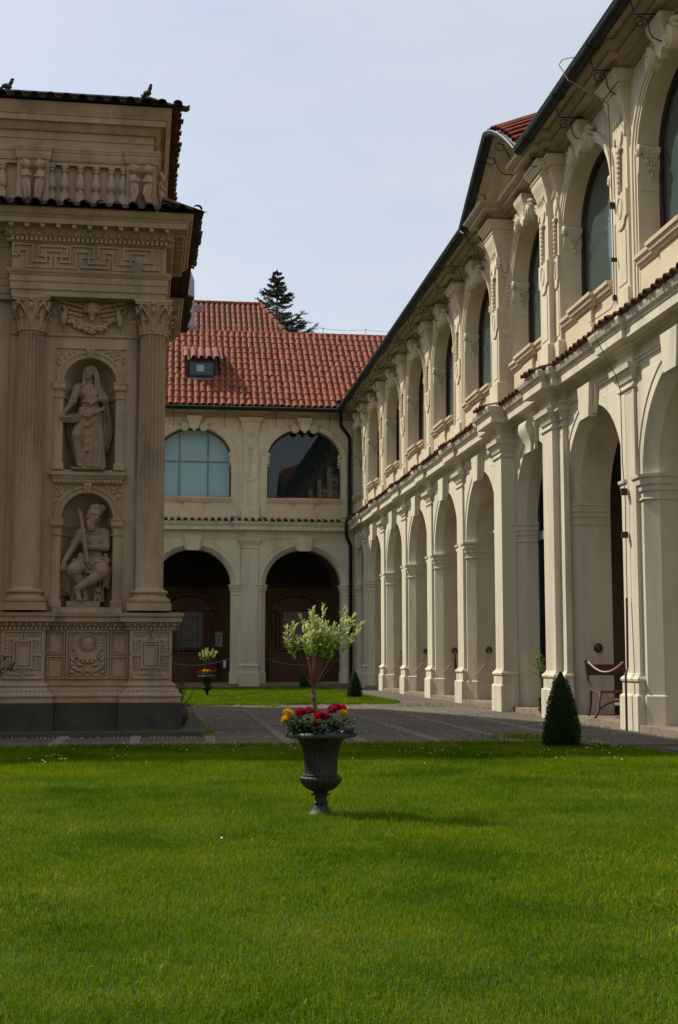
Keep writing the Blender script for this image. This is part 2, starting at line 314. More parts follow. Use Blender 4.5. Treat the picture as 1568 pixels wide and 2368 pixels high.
def vnoise(x, y, s, seed):
    r = np.random.default_rng(seed); G = r.uniform(0, 1, (64, 64)); u = x/s; v = y/s; iu = np.floor(u).astype(int); iv = np.floor(v).astype(int); fu = u-iu; fv = v-iv
    fu = fu*fu*(3-2*fu); fv = fv*fv*(3-2*fv); g_ = lambda a, b: G[a % 64, b % 64]
    return (g_(iu, iv)*(1-fu)+g_(iu+1, iv)*fu)*(1-fv)+(g_(iu, iv+1)*(1-fu)+g_(iu+1, iv+1)*fu)*fv
def view_x(y, m): return (np.array(y)*math.tan(R(7.317-14.43))-m, np.array(y)*math.tan(R(7.317+14.43))+m)
X_, Y_, H_, W_ = [], [], [], []
n = 330000; y = RNG.uniform(-1.5, 15.8, n); x = RNG.uniform(-9.0, 5.8, n)          # the lawn to either side, more loosely
k = inpoly(LAWN1, x, y) & ((x <= y*math.tan(R(-7.11))-.5) | (x >= y*math.tan(R(21.75))+.5) | (y < 3.4)); x, y = x[k], y[k]
X_.append(x); Y_.append(y); H_.append(.036*RNG.uniform(.6, 1.4, len(x))); W_.append(.0095*RNG.uniform(.7, 1.3, len(x)))
for (ya, yb, dens, hh, ww) in ((13.5, 15.8, 4000, .039, .0085), (11.0, 13.5, 4600, .037, .0075), (8.0, 11.0, 6600, .033, .0056), (5.5, 8.0, 10500, .029, .0035), (3.4, 5.5, 15500, .027, .0028)):
    lo = view_x(yb, .5)[0]; hi = view_x(yb, .5)[1]; n = int((hi-lo)*(yb-ya)*dens)
    y = RNG.uniform(ya, yb, n); x = RNG.uniform(lo, hi, n); k = inpoly(LAWN1, x, y) & (x > y*math.tan(R(-7.11))-.5) & (x < y*math.tan(R(21.75))+.5)
    x, y = x[k], y[k]; nn = vnoise(x+50, y+50, .45, 3)*.6+vnoise(x+50, y+50, .12, 4)*.4
    X_.append(x); Y_.append(y); H_.append(hh*(.55+.75*nn)*RNG.uniform(.65, 1.35, len(x))); W_.append(ww*RNG.uniform(.7, 1.3, len(x)))
blades(np.concatenate(X_), np.concatenate(Y_), np.concatenate(H_), np.concatenate(W_), 1.0, 'grass', 'short bright green grass blades of the large front lawn', sum(len(q) for q in X_[:4]))
n = 210000; y = 29+17*RNG.uniform(0, 1, n)**1.3; x = RNG.uniform(-6, 5.5, n); k = inpoly(LAWN2, x, y); x, y = x[k], y[k]
blades(x, y, .05*RNG.uniform(.6, 1.4, len(x)), np.full(len(x), .014), 1.0, 'grass', 'short green grass of the far lawn before the back arcade', len(x))
# rougher tufts and broad clover leaves scattered through the front lawn
x = []; y = []
for k in range(150):
    cx_, cy_ = RNG.uniform(-2, 5.2), 4+10.5*RNG.uniform(0, 1)**1.2
    if cx_ < cy_*math.tan(R(-7.3))-.2 or cx_ > cy_*math.tan(R(22))+.2: continue
    q = int(RNG.uniform(25, 70)); s_ = RNG.uniform(.03, .10); x.append(RNG.normal(cx_, s_, q)); y.append(RNG.normal(cy_, s_*.8, q))
x = np.concatenate(x); y = np.concatenate(y); k = inpoly(LAWN1, x, y); x, y = x[k], y[k]
blades(x, y, .040*RNG.uniform(.6, 1.4, len(x)), .0055*RNG.uniform(.8, 1.4, len(x)), 1.4, 'grass', 'darker coarse grass tufts dotted over the front lawn')
# ragged grass along lawn edges and weeds in the paving
x = RNG.uniform(-6.5, 5.4, 9000); y = np.interp(x, [-3, 1, 3.6, 4.55, 5.1, 5.46], [15.5, 15.62, 15.72, 15.55, 15.0, 14.0])+RNG.normal(0, .05, 9000)
xb = RNG.uniform(-1, 5.1, 9000); yb = np.interp(xb, [-3, 2.4, 5.0, 5.3], [29, 29.15, 29.7, 30.3])+RNG.normal(-.02, .07, 9000)
wx = [RNG.normal(a, s, q) for a, s, q in ((4.55, .22, 500), (4.9, .2, 260), (2.25, .12, 200), (.47, .05, 240), (.52, .05, 200), (5.3, .3, 200))]
wy = [RNG.normal(b, s, q) for b, s, q in ((16.9, .25, 500), (16.2, .15, 260), (28.3, .3, 200), (20.0, .8, 240), (18.4, .4, 200), (28.0, .5, 200))]
x = np.concatenate([x, xb]+wx); y = np.concatenate([y, yb]+wy)
blades(x, y, .06*RNG.uniform(.4, 1.4, len(x)), np.full(len(x), .009), 1.2, 'grass', 'ragged grass and weeds along the paving edges')
# daisies
mb = MB(); cl = [(RNG.uniform(-2.2, 5.2), RNG.uniform(12.4, 15.3)) for _ in range(42)] + [(RNG.uniform(0.3, 4.8), RNG.uniform(29.6, 36)) for _ in range(18)] + [(.3, 7.35)]
cl += [(-1.75+RNG.normal(0, .3), 13.4+RNG.normal(0, .3)) for _ in range(12)] + [(4.75+RNG.normal(0, .3), 13.9+RNG.normal(0, .4)) for _ in range(14)]
for cx_, cy_ in cl:
    for q in range(random.choice((1, 1, 1, 2, 3))):
        px_, py_ = cx_+random.uniform(-.07, .07)*(q > 0), cy_+random.uniform(-.07, .07)*(q > 0); h = random.uniform(.045, .075); r = random.uniform(.0045, .007)
        t = random.uniform(-.5, .5); V = [(px_, py_, h)]+[(px_+r*math.cos(a*PI/4), py_+r*math.sin(a*PI/4), h+r*.5*math.sin(a*PI/4+t)) for a in range(8)]
        mb.add(V, [(0, 1+a, 1+(a+1) % 8) for a in range(8)])
tag(obj('daisies', mb, M['white']), 'tiny white daisies scattered over the lawns', 'daisies', kind='stuff')
# paving
pav = sheet('pavement', [(-9, 15.2), (6.66, 15.2), (6.66, 31), (-9, 31)], -0.016, M['earth'])
XS = [-2.30+.948*k for k in range(9)]                       # cobble strips run away from the camera
YS = [15.50, 16.50, 17.62, 18.72, 19.84, 20.95, 22.05, 23.15, 24.25, 25.38, 26.5, 27.62, 28.74, 29.9]
sm = {}
def slab(x0, x1, y0, y1, par):
    key = (round(x1-x0, 2), round(y1-y0, 2))
    if key not in sm:
        a, b = key[0]/2, key[1]/2; m_ = MB(); e = .012
        m_.add([(-a, -b, -.03), (a, -b, -.03), (a, b, -.03), (-a, b, -.03), (-a, -b, -.006), (a, -b, -.006), (a, b, -.006), (-a, b, -.006), (-a+e, -b+e, 0), (a-e, -b+e, 0), (a-e, b-e, 0), (-a+e, b-e, 0)],
               [(0, 1, 5, 4), (1, 2, 6, 5), (2, 3, 7, 6), (3, 0, 4, 7), (4, 5, 9, 8), (5, 6, 10, 9), (6, 7, 11, 10), (7, 4, 8, 11), (8, 9, 10, 11)])
        sm[key] = m_.mesh('paving_slab'); sm[key].materials.append(M['slate'])
    obj('paving_slab', sm[key], None, par, ((x0+x1)/2, (y0+y1)/2, random.uniform(-.004, .004)), (random.uniform(-.004, .004), random.uniform(-.004, .004), random.uniform(-.004, .004)))
for i in range(len(XS)-1):
    for j in range(len(YS)-1):
        x0, x1, y0, y1 = XS[i]+.065, XS[i+1]-.065, YS[j]+.03, YS[j+1]-.03
        if x1 < .55 and y1 > 18.0: continue
        slab(x0, x1, y0, y1, pav)
walk = sheet('path', [(5.2, -6), (6.66, -6), (6.66, 15.2), (5.2, 15.2)], -0.018, M['earth'])
for j in range(12): slab(5.72, 6.50, 15.17-1.1*(j+1)+.03, 15.17-1.1*j-.03, walk)
for j in range(15): slab(5.42, 6.50, 29.95+1.1*j+.03, 29.95+1.1*(j+1)-.03, pav)
for j in range(13): slab(XS[-1]+.065, 6.50, YS[j]+.03, YS[j+1]-.03, pav)
mb = MB()
def pebble(x, y, r):
    a = random.uniform(0, PI); k = random.uniform(.55, .95); c, s = math.cos(a), math.sin(a); h = random.uniform(.004, .016); V = []
    for q in range(5):
        t = 2*PI*q/5; ex, ey = r*math.cos(t), r*k*math.sin(t); V.append((x+c*ex-s*ey, y+s*ex+c*ey, -.012)); V.append((x+.7*(c*ex-s*ey), y+.7*(s*ex+c*ey), h))
    mb.add(V, [(2*q, (2*q+2) % 10, (2*q+3) % 10, 2*q+1) for q in range(5)]+[(1, 3, 5, 7, 9)])
for X0 in XS[1:]:
    y = 15.4
    while y < 29.6:
        if not (X0 < .45 and y > 17.9):
            for q in (-.042, -.002, .04): pebble(X0+q+random.uniform(-.008, .008), y+random.uniform(-.012, .012), random.uniform(.016, .025))
        y += .040
for Y0 in YS[1:]:
    x = -2.3
    while x < 6.45:
        if not (x < .55 and Y0 > 17.9) and random.random() < .82: pebble(x, Y0+random.uniform(-.012, .012), random.uniform(.017, .027))
        x += .052
for q in range(520): pebble(6.52+random.uniform(-.05, .08), random.uniform(13, 46), random.uniform(.012, .024))
tag(obj('cobble_strips', mb, M['cobble'], pav), kind='stuff')
# ------------------------------------------------------------------ arcade wings (u along the wall, v inwards, z up)
def arch_loop(c, a, b, zs, zb, n=24):
    return [(c-a, zb)] + [(c+a*math.cos(PI-PI*i/n), zs+b*math.sin(PI*i/n)) for i in range(n+1)] + [(c+a, zb)]
def arched_wall(mb, u0, u1, z0, z1, rings, n=24, back=True):
    def fill(v, c, a, b, zs, zb):
        q = arch_loop(c, a, b, zs, zb, n)[1:-1]
        def Q(p): mb.add([(x, v, z) for x, z in p], [(0, 1, 2, 3)])
        if zb > z0+1e-6: Q([(u0, z0), (u1, z0), (u1, zb), (u0, zb)])
        Q([(u0, zb), (c-a, zb), (c-a, zs), (u0, zs)]); Q([(c+a, zb), (u1, zb), (u1, zs), (c+a, zs)])
        Q([(u0, zs), (c-a, zs), (c-a, z1), (u0, z1)]); Q([(c+a, zs), (u1, zs), (u1, z1), (c+a, z1)])
        for i in range(n): Q([q[i], q[i+1], (q[i+1][0], z1), (q[i][0], z1)])
    fill(*rings[0]); loops = [(r[0], arch_loop(*r[1:], n)) for r in rings]
    closed = rings[0][5] > z0+1e-6
    for (va, A), (vb, B) in zip(loops, loops[1:]):
        m = len(A); V = [(p[0], va, p[1]) for p in A]+[(p[0], vb, p[1]) for p in B]; F = [(i, i+1, m+i+1, m+i) for i in range(m-1)]
        if closed: F.append((m-1, 0, m, 2*m-1))
        mb.add(V, F)
    if back: fill(*rings[-1])
def plane_sweep(mb, pts, prof, v0=0.0, caps=True):
    """profile (offset to the left of the walking direction, proud of v0) along a path in the wall plane"""
    P = [Vector(p) for p in pts]; n = len(P); m = len(prof); V = []; nr = []
    for i in range(n-1): d = (P[i+1]-P[i]).normalized(); nr.append(Vector((-d.y, d.x)))
    for i in range(n):
        a = nr[max(i-1, 0)]; b = nr[min(i, n-2)]; q = (a+b)/max(1+a.dot(b), .3)
        for o, pr in prof: V.append((P[i].x+q.x*o, v0-pr, P[i].y+q.y*o))
    F = [(i*m+k, (i+1)*m+k, (i+1)*m+k+1, i*m+k+1) for i in range(n-1) for k in range(m-1)]
    if caps: F += [tuple(range(m)), tuple(range((n-1)*m, n*m))[::-1]]
    return mb.add(V, F)
def loft_block(mb, rows, u=0.0):
    """rows (z, half, proud) -> solid proud of v=0"""
    V = []; F = []
    for z, h, p in rows: V += [(u-h, 0, z), (u-h, -p, z), (u+h, -p, z), (u+h, 0, z)]
    for i in range(len(rows)-1):
        for k in range(3): F.append((4*i+k, 4*i+k+1, 4*i+5+k, 4*i+4+k))
    F += [(0, 1, 2, 3), tuple(4*(len(rows)-1)+k for k in (3, 2, 1, 0))]; return mb.add(V, F)
def spiral(c, r0, turns, y, rt, n=40, flip=1):
    return [(c[0]+flip*r0*(1-t/n)*math.cos(2*PI*turns*t/n+PI/2), y, c[1]+r0*(1-t/n)*math.sin(2*PI*turns*t/n+PI/2)) for t in range(n)], rt
def disc(mb, c, r, y0, y1, n=16):
    mb.prism([(c[0]+r*math.cos(2*PI*i/n), c[1]+r*math.sin(2*PI*i/n)) for i in range(n)], y0, y1, 'y', bev=.012)

ZS = 3.62
# --- shared ornament meshes
mb = MB(); loft_block(mb, [(9.20, .03, .12), (9.27, .06, .13), (9.30, .14, .13), (9.38, .175, .115), (9.5, .20, .13), (9.62, .25, .19), (9.66, .27, .21), (9.745, .275, .22)])
ORN_KEYPLATE = mb.mesh('cartouche', 40)
mb = MB()
for f in (1,):
    disc(mb, (0, 0), .15, -.15, 0); p, r = spiral((0, 0), .125, 2.2, -.155, .02); mb.tube(p, r, 6); mb.ell((0, -.16, 0), .03)
    for k, (du, dz, s) in enumerate(((.02, .17, .06), (.09, .2, .07), (.16, .19, .06), (.22, .16, .055), (.20, .09, .045), (-.06, .19, .045), (.12, .13, .06))):
        mb.ell((du, -.07-.02*(k % 2), dz), (s, .06, s*.62), 8, 5, (0, random.uniform(-.7, .7), 0))
ORN_VOL_R = mb.mesh('volute', 50)
mb2 = MB(); mb2.v = [(-x, y, z) for x, y, z in mb.v]; mb2.f = [q[::-1] for q in mb.f]; ORN_VOL_L = mb2.mesh('volute', 50)
def leafy(mb, y0, y1, z0, z1, x):
    """acanthus relief on the opening side of a console: x is the face"""
    w = y1-y0; yc = (y0+y1)/2; h = z1-z0
    for i, ln in ((-2, .45), (-1, .72), (0, 1.0), (1, .72), (2, .45)):
        for k in range(5):
            t = (k+.5)/5; mb.ell((x+.012+.012*(1-t), yc+i*w*.20*(1-.35*t), z1-h*ln*t), (.030, w*.115*(1-.5*t), h*ln*.12), 7, 5, (i*.25, 0, 0))
        mb.ell((x+.04, yc+i*w*.20*.65, z1-h*ln*.95), (.028, w*.05, .026), 7, 5)
    for i in range(6): mb.tube([(x-.01, y0+w*(i+.5)/6, z1+.015), (x+.035, y0+w*(i+.5)/6, z1-.01), (x+.03, y0+w*(i+.5)/6, z1-.1)], [.018, .028, .014], 6)
mb = MB()
pr = [(0, 0), (0, .34)]+[(.035+.062*math.cos(a), .36+.062*math.sin(a)) for a in np.linspace(PI*.9, -PI*.55, 10)]+[(.05, .26), (.055, .16), (.03, .03)]
mb.prism(pr, -.045, .40, 'y'); disc(mb, (.035, .35), .085, -.07, -.02); p, r = spiral((.035, .35), .068, 1.6, -.072, .013, 24); mb.tube(p, r, 5)
mb.box(-.005, .014, .01, .40, -.24, .02); leafy(mb, .03, .39, -.06, .34, .05)
ORN_CON_L = mb.mesh('console', 45)
mb2 = MB(); mb2.v = [(-x, y, z) for x, y, z in mb.v]; mb2.f = [q[::-1] for q in mb.f]; ORN_CON_R = mb2.mesh('console', 45)
mb = MB()
for k in range(9):
    s = .052*(1-k*.07); mb.ell((0, -.02, -k*.078), (s, .035, .045), 8, 5, (0, (-1)**k*.35, 0))
mb.ell((-.055, -.02, .03), (.05, .03, .035)); mb.ell((.055, -.02, .03), (.05, .03, .035)); ORN_FEST = mb.mesh('festoon', 60)
mb = MB(); q = [(-.235, .5), (.235, .5), (.235, .1), (.17, .06), (.13, -.02), (.06, -.06), (0, -.07), (-.06, -.06), (-.13, -.02), (-.17, .06), (-.235, .1)]
mb.prism(q, -.03, 0, 'y', bev=.008); mb.lathe([(.12, -.012), (.135, 0), (.12, .012)], 20); 
mm_ = MB(); mm_.prism(q, -.03, 0, 'y', bev=.008); mm_.tube([(.085*math.cos(t), -.032, .27+.16*math.sin(t)) for t in np.linspace(0, 2*PI, 22)], .013, 6)
ORN_OVAL = mm_.mesh('oval_cartouche', 40)
mb = MB(); q = [(-.25, .22), (.25, .22), (.25, .0), (.19, .0), (.19, .07), (.13, .07), (.1, -.03), (.05, -.09), (0, -.1), (-.05, -.09), (-.1, -.03), (-.13, .07), (-.19, .07), (-.19, 0), (-.25, 0)]
mb.prism(q, -.028, 0, 'y', bev=.006); ORN_LAMB = mb.mesh('lambrequin', 40)
mb = MB()
for i in (-1, 0, 1): mb.ell((i*.115, 0, 0), (.021, .022, .14), 8, 6)
ORN_GLYPH = mb.mesh('glyphs', 60)
CAP_LO = [(0, 4.95), (.022, 4.955), (.03, 4.975), (.022, 4.995), (0, 5.0), (0, 5.07), (.028, 5.075), (.03, 5.10), (.05, 5.13), (.085, 5.19), (.09, 5.215), (.115, 5.22), (.12, 5.285), (.125, 5.30), (0, 5.302)]
BASE_LO = [(0, .50), (.065, .50), (.065, .505), (.04, .52), (.04, .70), (.06, .705), (.065, .735), (.05, .76), (.02, .78), (.012, .81), (0, .82)]
CAP_UP = [(0, 9.47), (.018, 9.475), (.018, 9.50), (0, 9.505), (0, 9.55), (.035, 9.56), (.05, 9.60), (.09, 9.64), (.095, 9.665), (.12, 9.67), (.12, 9.715), (0, 9.72)]
IMPOST = [(0, 3.27), (.02, 3.275), (.025, 3.295), (.015, 3.31), (0, 3.315), (0, 3.40), (.025, 3.41), (.03, 3.48), (.055, 3.50), (.06, 3.585), (.085, 3.60), (.09, 3.645), (0, 3.655)]
TILE = MB()
def tile_mesh(w, ln, m_, barrel=.36, lift=.0):
    q = MB(); n = 7; V = []
    for y, s, z0 in ((0, 1.0, .012), (ln, .9, 0)):
        for off in (0, -.014):
            r = w*barrel*s
            for i in range(n+1):
                t = PI*i/n; V.append((-r*math.cos(t), y, z0+off+r*.80*math.sin(t)))
    k = n+1; F = []
    for i in range(n): F += [(i, i+1, 2*k+i+1, 2*k+i), (i, k+i, k+i+1, i+1)]
    q.add(V, F); r = w*barrel
    # channel half
    V = []
    for y, z0 in ((.02, .004), (ln, -.004)):
        for i in range(5):
            t = PI*i/4; V.append((r*.75+(w-2*r*.75)*(i/4.0), y, z0-.030*math.sin(t)))
    q.add(V, [(i, i+1, 5+i+1, 5+i) for i in range(4)])
    me = q.mesh('roof_tile', 50); me.materials.append(m_); return me
T_ROOF = tile_mesh(.237, .52, M['tile']); T_CORN = tile_mesh(.24, .46, M['tile_cap'], .33); T_CHAPEL = tile_mesh(.262, .62, M['tile_old'], .30)

def window(root, c, aw, bw, zs, zb, v, mw, mg, mull=None, fw=.085):
    mb = MB(); loop = arch_loop(c, aw, bw, zs, zb, 24)
    plane_sweep(mb, loop, [(-fw, 0), (-fw, .035), (-fw*.6, .045), (0, .045), (0, 0)], v+.02); mb.box(c-aw, c+aw, v-.06, v+.02, zb, zb+fw)
    w = obj('window', mb, mw, root)
    def top(u): return zs+(bw-.01)*math.sqrt(max(0, 1-((u-c)/(aw-.008))**2))
    us = [c-aw+.01]+(sorted(mull[0]) if mull else [])+[c+aw-.01]; zz = [zb]+(list(mull[1]) if mull else [])+[99]
    for ua, ub_ in zip(us, us[1:]):
        for za, zt in zip(zz, zz[1:]):
            pts = [(ua, za), (ub_, za)]+[(u, min(zt, max(za+.001, top(u)))) for u in np.linspace(ub_, ua, 15)]
            obj('pane', MB().prism(pts, v+.03, v+.036, 'y'), mg, w)
    if mull:
        for u in mull[0]: obj('mullion', MB().box(u-.024, u+.024, v-.01, v+.024, zb+.07, top(u)-.05), mull[2], w)
        for z in mull[1]: obj('transom', MB().box(c-aw+.06, c+aw-.06, v-.006, v+.022, z-.022, z+.022), mull[2], w)
    return w

def wing(root, u_lo, u_hi, bays, pils, gutter_spans, bracket_us, tile_range, eave_gap=None, up_shift=0.0):
    """bays: dict(c,a,aw,u0,u1,...); pils: (u, half, proud, kind)"""
    for b in bays:
        c, a = b['c'], b['a']; bb = b.get('b', 1.30); th = .72
        mb = MB(); arched_wall(mb, b['u0'], b['u1'], 0, 5.36, [(0, c, a+.17, bb+.15, ZS, 0), (.18, c, a, bb, ZS, 0), (th, c, a, bb, ZS, 0)])
        obj('arcade_wall', mb, M['plaster'], root, smooth=30)
        for s in (-1, 1):
            if s < 0: path = [(max(c-a-.17-.26, b['u0']), 0), (c-a-.17, 0), (c-a, .18), (c-a, th-.03)]
            else: path = [(c+a, th-.03), (c+a, .18), (c+a+.17, 0), (min(c+a+.17+.26, b['u1']), 0)]
            im = obj('impost', MB().sweep(path, IMPOST), M['plaster'], root, smooth=30)
            obj('pier_plinth', MB().sweep(path, [(0, 0), (.028, 0), (.028, .50), (0, .525)]), M['plaster'], root)
            # proud spandrel panel
            aa, ab = a+.31, bb+.30; pts = [(c+s*aa*math.cos(t), ZS+ab*math.sin(t)) for t in np.linspace(.16, 1.19, 12)]
            eu = (b['pl'] if s < 0 else b['pr']); pts = [(eu, ZS+ab*math.sin(.16))]+pts+[(pts[-1][0], 5.12), (eu, 5.12)] if abs(eu-c) > aa*math.cos(.16)+.01 else pts+[(pts[-1][0], 5.12), (pts[0][0], 5.12)]
            obj('spandrel_panel', MB().prism(pts, -.016, 0, 'y', bev=.005), M['plaster'], root)
        if b.get('mid'):
            mb = MB(); loft_block(mb, [(4.84, .17, .10), (5.0, .19, .10), (5.12, .25, .15), (5.22, .27, .2), (5.30, .25, .22), (5.40, .27, .2)], c); k = obj('keystone', mb, M['plaster'], root, smooth=40)
            mb = MB(); loft_block(mb, [(4.87, .29, .05), (5.1, .31, .06), (5.38, .38, .09)], c); obj('keystone_wing', mb, M['plaster'], k)
        else:
            mb = MB(); loft_block(mb, [(4.86, .215, .13), (5.1, .255, .13), (5.40, .30, .135)], c); k = obj('keystone', mb, M['plaster'], root)
            mb = MB(); loft_block(mb, [(4.90, .285, .055), (5.40, .385, .06)], c); obj('keystone_wing', mb, M['plaster'], k)
        # upper storey
        aw, bw = b['aw'], b.get('bw', 1.12); zs, zb = 8.25, 6.80
        mb = MB(); arched_wall(mb, b['u0'], b['u1'], 5.95, 9.80, [(0, c, aw, bw, zs, zb), (.62, c, aw, bw, zs, zb)], back=False); obj('upper_wall', mb, M['plaster_up'], root, smooth=30)
        lp = arch_loop(c, aw, bw, zs, 6.10, 26); lp = [lp[0], (c-aw, 8.22)]+lp[1:-1]+[(c+aw, 8.22), lp[-1]]
        mb = MB(); plane_sweep(mb, lp, [(.004, 0), (.004, .035), (.055, .035), (.06, .055), (.115, .055), (.12, .075), (.165, .08), (.17, 0)]); obj('window_surround', mb, M['plaster_up'], root, smooth=30)
        for s in (-1, 1):   # little stepped ear of the surround
            obj('surround_ear', MB().box(min(c+s*(aw+.165), c+s*(aw+.225)), max(c+s*(aw+.165), c+s*(aw+.225)), -.065, 0, 6.12, 8.52), M['plaster_up'], root)
            obj('console', ORN_CON_L if s < 0 else ORN_CON_R, M['plaster_up'], root, (c+s*aw, .0, 8.02), (0, 0, 0), (1, .72, 1))
        k = obj('scroll_keystone', ORN_KEYPLATE, M['plaster_up'], root, (c, -.02, 0))
        obj('volute', ORN_VOL_R, M['plaster_up'], k, (.345, 0, 9.335)); obj('volute', ORN_VOL_L, M['plaster_up'], k, (-.345, 0, 9.335))
        # apron and sill
        mb = MB(); mb.box(c-aw+.002, c+aw-.002, -.03, .0, 6.0, 6.63); ap = obj('apron', mb, M['apron'], root)
        q = [(-.40, 6.62), (-.34, 6.52), (-.33, 6.40), (-.40, 6.22), (-.46, 6.10), (-.46, 6.0), (.46, 6.0), (.46, 6.10), (.40, 6.22), (.33, 6.40), (.34, 6.52), (.40, 6.62)]
        obj('apron_bracket', MB().prism([(c+x, z) for x, z in q], -.085, -.03, 'y', bev=.01), M['apron'], ap)
        mb = MB(); mb.sweep([(c-aw+.002, -.03), (c-.50, -.03), (c-.50, -.10), (c+.50, -.10), (c+.50, -.03), (c+aw-.002, -.03)], [(-.03, 6.60), (.02, 6.605), (.03, 6.65), (.06, 6.66), (.075, 6.72), (.10, 6.73), (.105, 6.785), (-.12, 6.803)])
        obj('sill', mb, M['apron'], root)
        if b.get('win') != 'none':
            if b.get('win') == 'blind': window(root, c, aw, bw, zs, zb, .40, M['wood'], M['blind'], ([c-.52, c+.52], [8.15], M['zinc']), .05)
            else: window(root, c, aw, bw, zs, zb, .31, M['wood'], b.get('glass', M['glass_green']), None, .065)
    for (u, h, p, kind) in pils:
        lo = obj('pilaster', MB().box(u-h, u+h, -p, .0, .80, 5.31), M['plaster'], root)
        pth = [(u-h, 0), (u-h, -p), (u+h, -p), (u+h, 0)]
        obj('plinth', MB().sweep(pth, [(0, 0), (.075, 0), (.075, .49), (.068, .50), (0, .502)]), M['plaster'], lo)
        obj('base_moulding', MB().sweep(pth, BASE_LO), M['plaster'], lo, smooth=30); obj('capital', MB().sweep(pth, CAP_LO), M['plaster'], lo, smooth=30)
        hu = h*.90; mb = MB(); loft_block(mb, [(6.40, hu, p), (8.92, hu, p), (9.05, hu*1.02, p+.01), (9.2, hu*1.08, p+.04), (9.32, hu*1.17, p+.085), (9.40, hu*1.25, p+.115), (9.72, hu*1.25, p+.115)], u)
        up = obj('upper_pilaster', mb, M['plaster_up'], root, smooth=40)
        obj('plinth', MB().sweep([(u-hu, 0), (u-hu, -p), (u+hu, -p), (u+hu, 0)], [(0, 5.95), (.055, 5.95), (.055, 6.44), (.045, 6.45), (0, 6.46)]), M['plaster_up'], up)
        hh, pp = hu*1.25, p+.115
        obj('capital', MB().sweep([(u-hh, 0), (u-hh, -pp), (u+hh, -pp), (u+hh, 0)], CAP_UP), M['plaster_up'], up, smooth=30)
        if kind != 'plain':
            s = hu/.27
            obj('glyphs', ORN_GLYPH, M['plaster_up'], up, (u, -p-.035, 9.13), (-.22, 0, 0), (s, 1, 1))
            obj('lambrequin', ORN_LAMB, M['plaster_up'], up, (u, -p, 8.78), (0, 0, 0), (s, 1, 1)); obj('festoon', ORN_FEST, M['plaster_up'], up, (u, -p-.01, 8.60))
            obj('oval_cartouche', ORN_OVAL, M['plaster_up'], up, (u, -p, 7.46), (0, 0, 0), (s*1.12, 1, 1))
            obj('shaft_panel', MB().box(u-hu*.62, u+hu*.62, -p-.012, -p, 6.56, 7.36), M['plaster_up'], up)
            if kind == 'corner':      # the return facing along the wing carries the same ornament
                zr = (0, 0, PI/2)
                obj('side_panel', MB().box(u+hu, u+hu+.012, -p+.05, -.05, 6.56, 7.36), M['plaster_up'], up)
                obj('side_festoon', ORN_FEST, M['plaster_up'], up, (u+hu+.01, -p*.35, 8.60), zr, (1.0, 1, 1.0)); obj('side_oval', ORN_OVAL, M['plaster_up'], up, (u+hu, -p*.5, 7.46), zr, (.48, 1, 1)); obj('side_lambrequin', ORN_LAMB, M['plaster_up'], up, (u+hu, -p*.5, 8.78), zr, (.5, 1, 1))
    ps = sorted(pils); path = [(u_lo, 0)]; path2 = [(u_lo, 0)]
    for (u, h, p, kind) in ps:
        h1 = h+.03; h2 = h*1.14+.02; pp = p+.06
        for pa, hh, q in ((path, h1, p), (path2, h2, pp)):
            a, b_ = u-hh, u+hh
            if pa[-1][0] >= a-1e-4:      # neighbouring pilasters overlap: step straight across
                pq = pa.pop(); a = max(pa[-1][0], a); 
                if -pa[-1][1] < q: pa.append((a, pa[-1][1])); pa.append((a, -q)); pa.append((b_, -q)); pa.append((b_, 0))
                else: a = pa[-1][0]; pa.append((a, -q)); pa.append((b_, -q)); pa.append((b_, 0))
            else: pa += [(a, 0), (a, -q), (b_, -q), (b_, 0)]
    path.append((u_hi, 0)); path2.append((u_hi, 0))
    obj('frieze', MB().sweep(path, [(-.02, 5.28), (.02, 5.30), (.02, 5.345), (.035, 5.35), (.035, 5.40), (.015, 5.41), (.015, 5.53), (-.02, 5.54)]), M['plaster'], root)
    obj('cornice', MB().sweep(path, [(-.02, 5.50), (.03, 5.515), (.05, 5.56), (.10, 5.585), (.11, 5.60), (.255, 5.605), (.26, 5.60), (.26, 5.725), (.275, 5.735), (.285, 5.76), (.32, 5.80), (.345, 5.86), (.35, 5.90), (-.05, 6.03)]), M['plaster'], root)
    obj('eaves_cornice', MB().sweep(path2, [(-.02, 9.70), (.03, 9.71), (.03, 9.755), (.07, 9.77), (.13, 9.80), (.135, 9.83), (.30, 9.835), (.31, 9.83), (.31, 9.89), (.34, 9.90), (.40, 9.95), (.42, 9.985), (-.1, 10.0)]), M['plaster_eaves'], root)
    # cornice tiles, following the breaks
    u = tile_range[0]; par = root
    while u < tile_range[1]:
        pj = 0
        for (pu, h, p, k) in ps:
            if abs(u-pu) < h+.06: pj = max(pj, p)
        obj('cornice_tile', T_CORN, None, root, (u+random.uniform(-.008, .008), -.405-pj+random.uniform(-.015, .015), 5.905), (R(15)+random.uniform(-.03, .03), 0, random.uniform(-.04, .04))); u += .24
    # gutters with joints and wrought brackets
    prof = [(.66+.11*math.cos(t), 10.0+.115*math.sin(t)) for t in np.linspace(PI, 2*PI, 9)]; prof = prof+[(x*1+ (-.008 if x > .66 else .008), z) for x, z in prof[::-1]]
